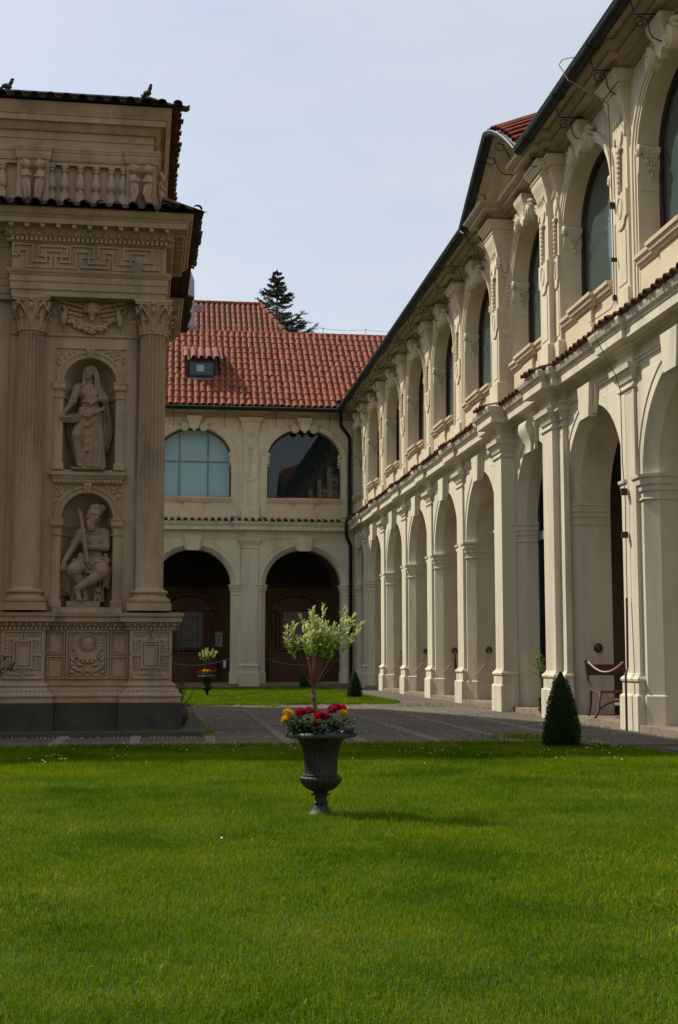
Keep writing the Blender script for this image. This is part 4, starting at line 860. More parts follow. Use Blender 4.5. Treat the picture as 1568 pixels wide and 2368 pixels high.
m.prism(ab, .43, .462, 'z'); m.prism([(x*1.06, y*1.06) for x, y in ab], .462, .50, 'z')
for i in range(4): m.ell((.225*math.cos(i*PI/2), .225*math.sin(i*PI/2), .45), .042, 8, 6); m.ell((.215*math.cos(i*PI/2), .215*math.sin(i*PI/2), .36), (.03, .03, .05), 8, 6)
CAPM = m.mesh('capital', 55); CAPM.materials.append(S2)
for (x, y) in ((-.47, .30), (-2.17, .30), (-4.75, .30), (-6.45, .30), (-.47, 1.76), (-.47, 4.74), (-.47, 6.2)):
    c = obj('column', SHAFT, None, CH, (x, y, 2.0)); obj('column_base', COLBASE, None, c, (0, 0, -.315)); obj('capital', CAPM, None, c, (0, 0, 3.60))
obj('corner_pier', MB().box(-.60, -.34, .42, 1.7, 1.6, 6.1), S, CH)
# cherub head, wings, swag and birds between the capitals
m = MB(); gx, gy = -1.34, .37
m.ell((gx, gy-.075, 5.98), (.078, .075, .098), 12, 8); m.ell((gx, gy-.05, 6.045), (.095, .07, .06), 10, 6); m.ell((gx, gy-.155, 5.965), (.012, .02, .022), 6, 5)
for s in (-1, 1):
    m.ell((gx+s*.032, gy-.142, 6.0), (.014, .008, .007), 6, 4); m.ell((gx+s*.088, gy-.05, 5.99), (.03, .045, .075), 8, 6); m.ell((gx+s*.04, gy-.125, 5.95), (.03, .02, .025), 6, 5)
    for j in range(4):
        for i in range(6-j):
            m.ell((gx+s*(.13+i*.062+j*.02), gy-.03+.008*j, 6.03-j*.062+i*.014), (.055, .022, .026), 7, 5, (0, s*(-.25+.12*j), 0))
    for k in range(11):
        t = k/10; q = 1-t; xx = gx+s*.30*t; zz = 5.705+.125*t**1.7
        for r_ in range(3): m.ell((xx+random.uniform(-.03, .03), gy-.045+random.uniform(-.02, .02), zz+random.uniform(-.045, .045)), random.uniform(.022, .036), 6, 5)
    m.tube([(gx+s*.36, gy-.03, 5.99), (gx+s*.39, gy-.04, 5.87), (gx+s*.40, gy-.035, 5.78), (gx+s*.39, gy-.03, 5.74)], [.03, .05, .045, .02], 8); m.tube([(gx+s*.37, gy-.03, 5.98), (gx+s*.43, gy-.05, 6.04), (gx+s*.475, gy-.04, 5.99), (gx+s*.44, gy-.04, 5.93)], [.022, .018, .016, .008], 7)
    for d in (-.02, .03): m.tube([(gx+s*.40+d, gy-.03, 5.75), (gx+s*.40+d, gy-.03, 5.68), (gx+s*.42+d, gy-.04, 5.665)], .008, 5)
m.tube([(gx, gy-.06, 5.9), (gx, gy-.05, 5.82)], [.045, .03], 8); m.ell((gx, gy-.05, 5.66), .045); obj('cherub_garland_relief', m, S2, CH, smooth=60)
# entablature
E0 = [(XL, .36), (-6.75, .36), (-6.75, .10), (-4.46, .10), (-4.46, .36), (-2.46, .36), (-2.46, .10), (-.29, .10), (-.29, 1.96), (-.55, 1.96), (-.55, 4.54), (-.29, 4.54), (-.29, 6.4), (-3, 6.4)]
obj('architrave', MB().sweep(E0, [(-.3, 6.10), (0, 6.105), (0, 6.185), (.012, 6.19), (.014, 6.215), (.008, 6.22), (.008, 6.295), (.02, 6.30), (.024, 6.33), (.016, 6.335), (.016, 6.395), (.03, 6.40), (.035, 6.425), (.06, 6.455), (.065, 6.475), (-.01, 6.485), (-.3, 6.485)]), S, CH, smooth=30)
obj('frieze', MB().sweep(E0, [(-.01, 6.48), (-.01, 6.865)], caps=False), S, CH)
obj('cornice', MB().sweep(E0, [(-.3, 6.86), (.012, 6.862), (.016, 6.935), (.045, 6.938), (.05, 6.955), (.085, 7.015), (.095, 7.03), (.10, 7.078), (.262, 7.08), (.27, 7.072), (.27, 7.148), (.282, 7.152), (.29, 7.175), (.335, 7.215), (.36, 7.255), (.36, 7.275), (-.3, 7.40)]), S, CH, smooth=35)
DEN2 = MB().box(-.02, .02, -.055, .01, 0, .054).mesh('dentil'); DEN2.materials.append(S2)
EGG2 = MB().ell((0, 0, 0), (.033, .034, .04), 8, 5).mesh('egg', 60); EGG2.materials.append(S2)
MOD = MB().box(-.032, .032, -.15, 0, -.006, .036); MOD.ell((0, -.13, .0), (.034, .03, .028), 8, 5); MOD.ell((0, -.05, -.004), (.03, .04, .02), 8, 5); MOD = MOD.mesh('modillion', 40); MOD.materials.append(S2)
run(E0, 5, 9, .014, .0635, lambda x, y, r: obj('dentil', DEN2, None, CH, (x, y, 6.88), (0, 0, r)))
run(E0, 5, 9, .068, .098, lambda x, y, r: obj('egg', EGG2, None, CH, (x, y, 6.985), (-.6, 0, r)))
run(E0, 5, 12, .10, .2, lambda x, y, r: obj('modillion', MOD, None, CH, (x, y, 7.04), (0, 0, r)))
m = MB(); run(E0, 5, 9, .046, .026, lambda x, y, r: m.ell((x, y, 6.445), (.009, .012, .024), 5, 4, (0, 0, r))); run(E0, 5, 9, .02, .028, lambda x, y, r: m.ell((x, y, 6.315), .010, 5, 4)); run(E0, 5, 9, .012, .024, lambda x, y, r: m.ell((x, y, 6.204), .0085, 5, 4))
run(E0, 5, 13, .317, .044, lambda x, y, r: m.ell((x, y, 7.21), (.017, .014, .034), 6, 4, (-.6, 0, r))); run(E0, 5, 9, .055, .05, lambda x, y, r: m.ell((x, y, 6.958), (.008, .012, .018), 5, 4, (0, 0, r)))
tag(obj('leaf_moulding', m, S2, CH, smooth=60), kind='stuff')
# meander frieze
m = MB(); g = .385/9.6; zb = 6.492; per = 30
def meander(x0):
    def T(pts, flip=False): return [(x0+x*g*.985, zb+.022+(8-y if flip else y)*g) for x, y in pts]
    A = [[(0, 4), (0, 6), (3, 6), (3, 0), (11.3, 0), (11.3, 4), (9.5, 4)], [(0, 4), (-2, 4), (-2, 8), (5, 8), (5, 2), (9.5, 2), (9.5, 4)]]
    for f in (False, True):
        dx = 15 if f else 0
        for pl in A: bar(m, T([(x+dx, y) for x, y in pl], f), g*.66, .11, .033)
        bar(m, T([(9.5+dx, 4), (9.5+dx, 6), (15+dx, 6), (15+dx, 4)], f), g*.66, .11, .034); bar(m, T([(9.5+dx, 4), (7+dx, 4), (7+dx, 7.6), (17+dx, 7.6), (17+dx, 4), (15+dx, 4)], f), g*.66, .11, .032)
meander(-2.36); bar(m, [(-2.36+60*g*0+30*g*.985, zb+.022+4*g), (-2.36+30*g*.985, zb+.022+6*g), (-2.36+33*g*.985, zb+.022+6*g), (-2.36+33*g*.985, zb+.02), (-2.36+41.3*g*.985, zb+.02), (-2.36+41.3*g*.985, zb+.022+4*g), (-2.36+39.5*g*.985, zb+.022+4*g), (-2.36+39.5*g*.985, zb+.022+6.2*g), (-2.36+44.5*g*.985, zb+.022+6.2*g)], g*.66, .11, .033)
bar(m, [(-2.36+28*g*.985, zb+.022+4*g), (-2.36+28*g*.985, zb+.022+8*g), (-2.36+35*g*.985, zb+.022+8*g), (-2.36+35*g*.985, zb+.022+2*g), (-2.36+39.5*g*.985, zb+.022+2*g), (-2.36+39.5*g*.985, zb+.022+4*g), (-2.36+37*g*.985, zb+.022+4*g), (-2.36+37*g*.985, zb+.022+7.8*g), (-2.36+47*g*.985, zb+.022+7.8*g), (-2.36+47*g*.985, zb+.022+3*g), (-2.36+43.5*g*.985, zb+.022+3*g), (-2.36+43.5*g*.985, zb+.022+.5*g), (-2.36+49.5*g*.985, zb+.022+.5*g), (-2.36+49.5*g*.985, zb+.022+7.8*g)], g*.66, .11, .0325)
obj('meander_frieze', m, S, CH)
# roof over the entablature
for i in range(22): obj('roof_tile', T_CHAPEL, None, CH, (.12-i*.2235, -.40+random.uniform(-.02, .02)+(.26 if -.4-i*.0 < 99 and .12-i*.2235 < -2.75 else 0), 7.285), (R(19)+random.uniform(-.02, .02), 0, random.uniform(-.03, .03)), (.853, 1, .95))
for y0, n, x0 in ((-.15, 12, .21), (2.6, 8, -.05), (4.35, 11, .21)):
    for i in range(n): obj('roof_tile', T_CHAPEL, None, CH, (x0+random.uniform(-.02, .02), y0+i*.2235, 7.285), (R(19), 0, PI/2), (.853, 1, .95))
obj('eaves_roof', MB().add([(XL, -.32, 7.27), (.13, -.32, 7.27), (-.4, .25, 7.55), (XL, .25, 7.55), (.13, 6.8, 7.27), (-.4, 6.3, 7.55)], [(0, 1, 2, 3), (1, 4, 5, 2)]), M['tile_old'], CH)
# attic with balusters and pairs of putti
A0 = [(XL, .20), (-2.42, .20), (-2.42, .155), (-1.975, .155), (-1.975, .20), (-.885, .20), (-.885, .155), (-.457, .155), (-.457, .9), (-.50, .9), (-.50, 6.3), (-3, 6.3)]
obj('attic_wall', MB().box(XL, -.56, .29, .9, 7.3, 8.9).box(-.9, -.52, .28, 6.2, 7.3, 8.9), S, CH)
obj('balustrade_rail', MB().sweep(A0, [(-.2, 8.055), (.0, 8.06), (.0, 8.105), (.012, 8.11), (.022, 8.16), (.028, 8.17), (.03, 8.225), (.04, 8.23), (.045, 8.25), (.052, 8.285), (.052, 8.30), (-.3, 8.33)]), S, CH, smooth=30)
m = MB(); run(A0, 1, 8, .016, .045, lambda x, y, r: m.ell((x, y, 8.138), (.016, .012, .02), 6, 4, (0, 0, r))); run(A0, 1, 8, .05, .028, lambda x, y, r: m.ell((x, y, 8.27), .010, 5, 4)); tag(obj('leaf_moulding', m, S2, CH, smooth=60), kind='stuff')
obj('attic_band', MB().sweep([(XL, .24), (-.50, .24), (-.50, 6.3)], [(-.1, 8.31), (0, 8.315), (0, 8.44), (.01, 8.445), (.012, 8.475), (.0, 8.48), (0, 8.60), (-.1, 8.60)]), S, CH)
obj('attic_cornice', MB().sweep([(XL, .20), (-.457, .20), (-.457, 6.3), (-3, 6.3)], [(-.2, 8.56), (.0, 8.565), (.02, 8.60), (.05, 8.64), (.055, 8.665), (.115, 8.675), (.12, 8.66), (.12, 8.745), (.135, 8.75), (.145, 8.79), (.19, 8.84), (.205, 8.89), (.205, 8.915), (-.3, 9.0)]), S, CH, smooth=35)
BAL = MB().box(-.055, .055, -.055, .055, 0, .15); BAL.lathe([(.045, .15), (.052, .16), (.052, .185), (.036, .195), (.036, .21), (.062, .235), (.07, .275), (.064, .33), (.045, .40), (.032, .46), (.03, .475), (.045, .482), (.05, .50), (.04, .512), (.04, .525), (.052, .53), (.055, .555), (.055, .57)], 16); BAL = BAL.mesh('baluster', 40); BAL.materials.append(S)
for X in (-1.753, -1.568, -1.348, -1.126, -.91, -.735, -2.44, -2.66, -2.88): obj('baluster', BAL, None, CH, (X-.19, .245, 7.49))
for a, b in ((-2.42, -1.975), (-.885, -.457)): obj('balustrade_post', MB().box(a, b, .165, .32, 7.3, 8.06), S, CH)
obj('balustrade_post', MB().box(-.885, -.52, .33, .9, 7.3, 8.06), S, CH)
for i in range(26): obj('roof_tile', T_CHAPEL, None, CH, (-.17-i*.2235, -.15+random.uniform(-.02, .02), 8.925), (R(16)+random.uniform(-.02, .02), 0, random.uniform(-.03, .03)), (.853, 1, .8))
for i in range(27): obj('roof_tile', T_CHAPEL, None, CH, (-.10+random.uniform(-.02, .02), .1+i*.2235, 8.925), (R(16), 0, PI/2), (.853, 1, .8))
obj('main_roof', MB().add([(XL, -.08, 8.93), (-.17, -.08, 8.93), (-3.4, 3.2, 9.75), (XL, 3.2, 9.75), (-.17, 6.5, 8.93), (XL, 6.5, 8.93)], [(0, 1, 2, 3), (1, 4, 2), (3, 2, 4, 5)]), M['tile_old'], CH)
obj('copper_upstand', MB().box(XL, -.62, .85, .89, 8.9, 9.395), M['gutter'], CH); obj('copper_edge', MB().box(XL, -.62, .83, .91, 9.395, 9.415), M['verdigris'], CH)
# ------------------------------------------------------------------ statues
def fig(name, m, mt, parent, loc=(0, 0, 0), rot=(0, 0, 0), vox=.010, sm=2, scale=(1, 1, 1)):
    o = obj(name, m, mt, parent, loc, rot, scale)
    r = o.modifiers.new('remesh', 'REMESH'); r.mode = 'VOXEL'; r.voxel_size = vox; r.use_smooth_shade = True
    s = o.modifiers.new('smooth', 'SMOOTH'); s.factor = .5; s.iterations = sm
    return o
ST = M['statue']
# standing woman with veil and slab
wo_ = thing('statue', 'standing stone woman in a veil holding a slab, upper niche', 'statue', cw(NX, .50, 3.705), CR)
m = MB()
m.ell((-.022, -.045, 1.385), (.068, .078, .096), 16, 12, (.10, .10, 0)); m.ell((-.044, -.122, 1.375), (.014, .022, .030), 8, 6); m.ell((-.036, -.105, 1.305), (.028, .024, .022), 8, 6)
m.tube([(-.09, -.075, 1.425), (-.045, -.122, 1.428), (.015, -.105, 1.43), (.04, -.07, 1.425)], .013, 6); m.ell((-.038, -.118, 1.335), (.024, .012, .008), 8, 5)
m.ell((.004, .005, 1.415), (.088, .088, .10), 14, 10)
m.tube([(-.05, -.06, 1.47), (-.078, -.06, 1.42), (-.088, -.055, 1.33), (-.085, -.05, 1.24), (-.12, -.06, 1.19)], [.02, .022, .024, .03, .03], 8)
m.tube([(.05, -.06, 1.47), (.085, -.05, 1.40), (.105, -.05, 1.28), (.13, -.06, 1.14), (.15, -.07, 1.02)], [.02, .026, .034, .04, .045], 8); m.tube([(.06, -.07, 1.40), (.075, -.08, 1.25), (.085, -.10, 1.10), (.08, -.11, 1.0)], [.014, .02, .022, .018], 8)
m.cap((-.012, -.02, 1.30), (-.01, -.01, 1.2), .046, .05); m.ell((-.01, 0, 1.10), (.155, .10, .14), 16, 10); m.ell((0, 0, .94), (.135, .098, .12), 16, 10); m.ell((.01, 0, .80), (.175, .125, .16), 16, 10)
for s in (-1, 1): m.ell((-.015+s*.065, -.075, 1.09), (.055, .045, .055), 10, 8)
m.cap((-.16, .0, 1.185), (.135, 0, 1.15), .058, .062)
for k in range(7): m.tube([(-.09+k*.03, -.085, 1.18-.01*abs(k-3)), (-.07+k*.024, -.118, 1.08), (-.06+k*.02, -.105, .97)], .009, 6)
m.tube([(.135*math.cos(t), .11*math.sin(t)-.005, .965+.008*math.cos(t)) for t in np.linspace(0, 2*PI, 20)], .016, 6); m.ell((-.0, -.115, .96), (.035, .02, .018)); m.tube([(0, -.12, .96), (-.04, -.13, .91)], .012, 6)
# arms and hands
m.cap((-.185, 0, 1.165), (-.245, -.04, .96), .066, .06); m.tube([(-.30, -.05, .97), (-.25, -.10, .945), (-.20, -.06, .96)], .022, 7); m.tube([(-.27, -.03, 1.02), (-.22, -.09, 1.0)], .018, 6)
m.cap((-.25, -.05, .95), (-.355, -.145, .785), .046, .031); m.ell((-.375, -.155, .75), (.036, .024, .036), 10, 7)
for k in range(4): m.tube([(-.40+k*.019, -.165, .745), (-.408+k*.019, -.18, .715), (-.400+k*.019, -.175, .69)], [.011, .010, .008], 6)
m.tube([(-.35, -.17, .765), (-.325, -.19, .735)], [.012, .009], 6)
m.cap((.135, 0, 1.13), (.215, -.04, 1.01), .066, .058); m.cap((.215, -.05, 1.0), (.11, -.135, .985), .046, .03); m.ell((.07, -.145, .968), (.042, .018, .03), 10, 7, (0, .3, 0))
for k in range(4): m.tube([(.05, -.15, .985-k*.018), (.015-.004*k, -.152, .97-k*.024), (-.005+.004*k, -.143, .952-k*.026)], [.011, .010, .008], 6)
m.tube([(.085, -.155, .99), (.055, -.165, 1.005)], [.012, .009], 6)
# skirt and folds
V = []; rows = [(.84, .01, 0, .165, .12), (.70, .0, 0, .195, .14), (.52, -.005, -.01, .20, .145), (.34, .0, -.01, .19, .14), (.18, .005, -.01, .19, .135), (.06, .01, -.01, .20, .14), (.0, .01, -.01, .215, .15), (-.01, .01, 0, .05, .05)]
for z, cx, cy, rx, ry in rows:
    for i in range(72):
        t = 2*PI*i/72; f = 1+(.085*math.sin(11*t+z*2.0)+.05*math.sin(19*t-z*3))*(1-z*.9); V.append((cx+rx*f*math.cos(t), cy+ry*f*math.sin(t), z))
m.grid(V, 72, len(rows), True)
m.cap((-.09, -.06, .74), (-.175, -.155, .455), .095, .075); m.cap((-.175, -.15, .455), (-.125, -.13, .06), .072, .05)
def cloth(m, fn, nu, nv, th):
    """closed sheet of cloth: fn(s,t) -> point; th is its thickness along y"""
    A = [Vector(fn(i/(nu-1), j/(nv-1))) for j in range(nv) for i in range(nu)]; n = nu*nv; V = A+[p+Vector((0, th, 0)) for p in A]; F = []
    for j in range(nv-1):
        for i in range(nu-1): a = j*nu+i; F += [(a, a+1, a+nu+1, a+nu), (n+a, n+a+nu, n+a+nu+1, n+a+1)]
    ed = [(j*nu+i) for j in (0,) for i in range(nu)]+[j*nu+nu-1 for j in range(1, nv)]+[(nv-1)*nu+i for i in range(nu-2, -1, -1)]+[j*nu for j in range(nv-2, 0, -1)]
    for a, b in zip(ed, ed[1:]+ed[:1]): F.append((a, n+a, n+b, b))
    m.add(V, F)
def apron_fn(s, t):
    L_ = Vector((-.175, -.10, .80)).lerp(Vector((-.15, -.12, .36)), t); R_ = Vector((.195, -.04, .86)).lerp(Vector((.135, -.08, .30)), t); p = L_.lerp(R_, s); q = math.sin(PI*s)
    p.z -= q*(.05+.07*t); p.y -= q*(.075-.02*t)
    ph = 4.2*t+1.15*(s-.38)**2*4-.35*math.sin(3*s+2*t); p.y -= (.5+.5*math.cos(2*PI*ph))**1.4*.052*q**.5*(.65+.35*math.sin(5*t+4*s)); return p
cloth(m, apron_fn, 44, 64, .10)
def mant_r(s, t):
    w_ = .05+.15*min(1, t*1.6)-.05*t*t; x = .185+w_*s-.075*t*t; z = 1.02-.74*t-.10*math.sin(7*s+1)*max(0, t-.75)*4*.5-.02*s*(1-t); y = -.07+.09*t; y -= (.5+.5*math.cos(2*PI*(2.6*s+.5*t+.15*math.sin(6*t))))**1.6*.065; return (x, y, z)
cloth(m, mant_r, 30, 40, .06)
def mant_l(s, t):
    x = -.17-.17*s*(1-.35*t)+.05*t*t; z = .72-.66*t+.10*s*t; y = -.03+.06*t; y -= (.5+.5*math.cos(2*PI*(2.4*s-.4*t+.12*math.sin(7*t))))**1.6*.06; return (x, y, z)
cloth(m, mant_l, 30, 40, .06)
m.tube([(-.15, -.13, .80), (-.05, -.155, .775), (.08, -.155, .79), (.19, -.07, .87)], .030, 8); m.tube([(-.13, -.14, .86), (-.09, -.15, .80), (-.12, -.16, .74)], .036, 8)
def hem(s, t):
    x = -.12+.32*s+(s-.5)*.08*t; y = -.075-.085*t-.03*math.sin(PI*s); y -= (.5+.5*math.cos(2*PI*(3.4*s+.35*t+.2*math.sin(4*s))))**1.6*.06; return (x, y, .55-.55*t)
cloth(m, hem, 44, 24, .08)
m.ell((-.11, -.19, .025), (.04, .075, .03), 10, 7, (0, 0, -.3)); m.ell((.07, -.18, .025), (.045, .07, .032), 10, 7)
fig('figure', m, ST, wo_, vox=.007, sm=1)
obj('held_slab', MB().prism([(-.15, -.05), (.0, -.13), (.16, -.02), (.10, .06), (-.03, .06)], -.045, .045, 'z', bev=.006), ST, wo_, (-.225, -.13, .715), (R(24), R(-6), 0)); obj('plinth', MB().box(-.24, .22, -.22, .18, -.024, .004), ST, wo_)
# seated bearded shepherd with club
sh_ = thing('statue', 'seated bearded stone man with cap and club, lower niche', 'statue', cw(NX, .50, 1.812), CR)
m = MB(); m.box(-.22, .25, -.02, .2, 0, .46); m.ell((.08, -.0, .53), (.16, .12, .10), 14, 9); m.ell((.08, -.02, .70), (.14, .10, .16), 14, 9); m.ell((.075, -.02, .88), (.178, .115, .14), 14, 9)
for s in (-1, 1): m.ell((.075+s*.065, -.085, .905), (.065, .035, .045), 10, 7)
m.cap((-.075, 0, .985), (.23, 0, 1.0), .062, .066); m.cap((.09, -.01, 1.03), (.09, -.02, 1.12), .055, .05)
m.ell((.085, -.035, 1.19), (.09, .095, .105), 14, 10, (0, 0, .5)); m.ell((-.008, -.085, 1.195), (.032, .018, .022), 8, 6, (0, .5, .4)); m.ell((.02, -.10, 1.225), (.032, .02, .013), 8, 5); m.ell((.14, -.12, 1.185), (.016, .016, .034), 8, 6); m.ell((.04, -.09, 1.09), (.062, .058, .078), 12, 9)
rr_ = random.Random(5)
for k in range(34): t = rr_.uniform(0, 1); m.ell((.04+rr_.uniform(-.06, .075)*(1-t*.5), -.135+rr_.uniform(-.015, .02), 1.14-.13*t), (.017, .017, .026), 6, 5, (0, rr_.uniform(-.5, .5), 0))
for k in range(16): m.ell((.13+rr_.uniform(-.02, .03), -.06+rr_.uniform(-.04, .05), 1.13+rr_.uniform(-.02, .1)), .02, 6, 5)
m.ell((.10, -.03, 1.275), (.112, .108, .05), 14, 8, (0, .12, 0)); m.ell((.115, -.02, 1.33), (.10, .095, .075), 12, 8); m.ell((.20, -.02, 1.335), (.066, .06, .058), 10, 7); m.tube([(.0, -.08, 1.262), (.085, -.135, 1.25), (.18, -.10, 1.235)], .014, 6)
m.cap((-.085, -.01, .975), (-.185, -.05, .79), .075, .058); m.cap((-.185, -.05, .785), (-.30, -.12, .575), .055, .038); m.ell((-.315, -.135, .53), (.038, .026, .05), 10, 7)
for k in range(4): m.tube([(-.345+k*.022, -.145, .505), (-.352+k*.024, -.16, .465), (-.345+k*.024, -.155, .43)], [.012, .011, .008], 6)
m.tube([(-.285, -.15, .53), (-.27, -.165, .49)], [.013, .010], 6)
m.cap((.25, -.01, .975), (.268, -.07, .775), .075, .06); m.cap((.268, -.08, .77), (.05, -.17, .765), .057, .04); m.ell((.0, -.18, .77), (.048, .03, .04), 10, 7)
for k in range(4): m.tube([(.0, -.205, .80-k*.022), (-.035, -.215, .80-k*.023), (-.05, -.19, .795-k*.022)], [.013, .012, .010], 6)
m.tube([(.01, -.2, .80), (-.03, -.21, .825)], [.013, .010], 6)
m.cap((.0, -.03, .55), (-.165, -.22, .445), .112, .104); m.cap((-.165, -.20, .41), (-.05, -.15, .22), .094, .064); m.cap((-.05, -.15, .22), (.005, -.17, .05), .056, .04); m.ell((-.0, -.2, .03), (.04, .075, .032), 10, 7)
m.cap((.13, -.03, .55), (.215, -.24, .425), .112, .106); m.cap((.215, -.24, .40), (.05, -.25, .28), .092, .07); m.cap((.05, -.25, .28), (-.115, -.245, .18), .068, .05); m.cap((-.115, -.245, .175), (-.085, -.265, .03), .044, .036); m.ell((-.07, -.285, .02), (.042, .07, .026), 10, 7, (0, 0, .3))
for k in range(5): t = k/5; m.tube([(.15-.2*t+.05*math.cos(a), -.228+.062*math.sin(a)-.0, .36-.135*t-.05*math.cos(a)*.8) for a in np.linspace(PI, 2*PI, 7)], .010, 5)
for x0, x1, zz in ((-.20, .03, .60), (.05, .27, .59)):
    for k in range(5): m.tube([(x0, -.10-.02*k, zz-.055-.035*k), ((x0+x1)/2, -.17-.018*k, zz-.01-.028*k), (x1, -.10-.02*k, zz-.07-.03*k)], .027, 7)
for k in range(6): m.tube([(-.17-.032*k, -.06, .45), (-.19-.032*k, -.03, .28), (-.20-.028*k, -.01, .15+.02*abs(k-3)), (-.15-.02*k, 0, .08+.02*k)], [.03, .032, .028, .016], 7)
for k in range(4): m.tube([(.20+.022*k, -.10, .46), (.23+.02*k, -.06, .32), (.235+.018*k, -.05, .25-.02*k)], [.026, .026, .012], 7)
m.tube([(-.08, .03, 1.02), (-.15, .03, .93), (-.20, .02, .82), (-.22, .02, .74)], [.04, .05, .045, .02], 8); m.tube([(-.04, -.09, .99), (.05, -.125, .955), (.15, -.115, .975), (.19, -.07, 1.01)], .011, 6)
m.tube([(.20, -.1, .86), (.08, -.125, .80), (.0, -.11, .74), (-.05, -.1, .66)], .013, 6); m.ell((-.085, -.09, .645), (.045, .04, .05), 9, 7)
def lap(s, t):
    x = -.075+.20*s; z = .60-.33*t-.06*math.sin(PI*s)*t; y = -.10-.07*t; y -= (.5+.5*math.cos(2*PI*(2.2*s+.3*t)))**1.6*.05; return (x, y, z)
cloth(m, lap, 34, 30, .08)
for a_, b_ in ((Vector((.0, -.03, .55)), Vector((-.165, -.22, .445))), (Vector((.13, -.03, .55)), Vector((.215, -.24, .425)))):
    ax = (b_-a_).normalized(); e1 = ax.cross(Vector((0, 0, 1))).normalized(); e2 = ax.cross(e1)
    for k, t_ in enumerate((.18, .34, .50, .62)):
        p_ = a_.lerp(b_, t_); m.tube([p_+(e1*math.cos(q)+e2*math.sin(q))*(.118+.012*math.sin(q*2+k))+ax*.035*math.sin(q+k*1.3) for q in np.linspace(0, 2*PI, 18)], .024, 6)
def fall2(s, t):
    x = .20+.16*s-.03*t; z = .52-.32*t-.06*abs(s-.6); y = -.06+.03*t; y -= (.5+.5*math.cos(2*PI*(2.2*s+.2*t)))**1.6*.05; return (x, y, z)
cloth(m, fall2, 30, 24, .06)
def fall(s, t):
    x = -.40+.27*s+.05*t*(1-s); z = .50-.40*t-.05*abs(s-.45); y = -.02+.02*t; y -= (.5+.5*math.cos(2*PI*(3.1*s+.3*t)))**1.6*.065; return (x, y, z)
cloth(m, fall, 40, 26, .06)
fig('figure', m, ST, sh_, vox=.007, sm=1)
fig('club', MB().tube([(-.112, -.19, 1.285), (-.092, -.2, 1.24), (-.07, -.21, 1.12), (-.035, -.245, .92), (-.01, -.265, .75), (.02, -.265, .54)], [.024, .028, .028, .027, .026, .025], 12).ell((-.112, -.19, 1.285), .026), ST, sh_, vox=.008)
fig('gourd', MB().ell((.275, -.06, .58), (.058, .05, .062), 12, 8).tube([(.262, -.06, .63), (.262, -.06, .69)], .034, 10), ST, sh_, vox=.008)
fig('dog', MB().ell((.165, -.15, .07), (.055, .065, .072), 12, 8).ell((.172, -.20, .155), (.042, .045, .04), 10, 8).ell((.172, -.245, .14), (.02, .025, .02), 8, 6).ell((.145, -.19, .195), (.014, .012, .022), 6, 5).ell((.20, -.19, .195), (.014, .012, .022), 6, 5).cap((.14, -.20, .08), (.135, -.23, .015), .02, .018, 8).cap((.195, -.20, .08), (.20, -.23, .015), .02, .018, 8), ST, sh_, vox=.007, sm=1)
obj('plinth', MB().box(-.255, .20, -.30, .16, -.072, .006), ST, sh_)
# putti on the attic posts, parts of the chapel
def putto(m, x, f, lean, armz):
    m.ell((x+f*.006, -.075, .475), (.060, .062, .066), 12, 9); m.ell((x+f*.05, -.10, .455), (.02, .018, .018), 8, 6); m.ell((x+f*.03, -.125, .48), (.012, .014, .012), 6, 5)
    for k in range(16): t = k*2.4; m.ell((x-f*.012+.056*math.cos(t), -.062+.05*math.sin(t*1.3), .50+.04*math.sin(t)), .022, 6, 5)
    m.ell((x, -.05, .345), (.06, .05, .075), 12, 8); m.ell((x+f*lean*.2, -.055, .255), (.062, .055, .065), 12, 8)
    m.cap((x-f*.04, -.06, .375), (x-f*.045, -.095, .30), .028, .025, 8); m.cap((x-f*.045, -.095, .30), (x+f*.05, -.125, armz), .024, .018, 8); m.ell((x+f*.065, -.125, armz), .022, 8, 6)
    m.cap((x+f*.02, -.075, .22), (x+f*.045, -.095, .12), .042, .032, 8); m.cap((x+f*.045, -.095, .12), (x+f*(.02+lean), -.08, .0), .03, .024, 8); m.cap((x-f*.03, -.06, .21), (x-f*.015, -.07, .10), .04, .03, 8); m.cap((x-f*.015, -.07, .10), (x-f*(.03-lean), -.06, -.02), .028, .022, 8)
for (cx, ln) in ((-2.195, .03), (-.675, -.02)):
    m = MB(); putto(m, -.095, 1, ln, .30); putto(m, .095, -1, ln, .29); m.box(-.17, .17, -.01, .03, -.05, .5)
    fig('putti_relief', m, S2, CH, (cx, .175, 7.535), vox=.0085, sm=2)
m = MB(); putto(m, 0, 1, .02, .3); fig('putti_relief', m, S2, CH, (-.455, .40, 7.535), (0, 0, PI/2), vox=.0085)
# pigeons on the tile edge
def pigeon(loc, rz, label):
    m = MB().ell((0, 0, .10), (.055, .095, .05), 12, 9, (.35, 0, 0)).ell((0, -.075, .155), (.034, .036, .05), 10, 8, (.4, 0, 0)).ell((0, -.095, .205), (.026, .032, .027), 10, 8).tube([(0, -.12, .205), (0, -.148, .197)], [.009, .002], 6).tube([(0, .08, .08), (0, .15, .05), (0, .2, .035)], [.035, .026, .02], 8)
    o = thing('pigeon', label, 'bird', loc, rz, 'pigeons on the chapel roof'); o.scale = (.9, .9, .82); fig('body', m, M['bird'], o, vox=.007); obj('legs', MB().tube([(-.02, -.01, .07), (-.02, -.02, 0)], .005, 5).tube([(.02, -.01, .07), (.02, -.02, 0)], .005, 5), M['clay'], o)
pigeon((-2.385, 18.36, 9.0), R(65), 'pigeon at the left end of the chapel roof edge'); pigeon((-.415, 18.30, 8.985), R(35), 'pigeon near the right corner of the chapel roof')

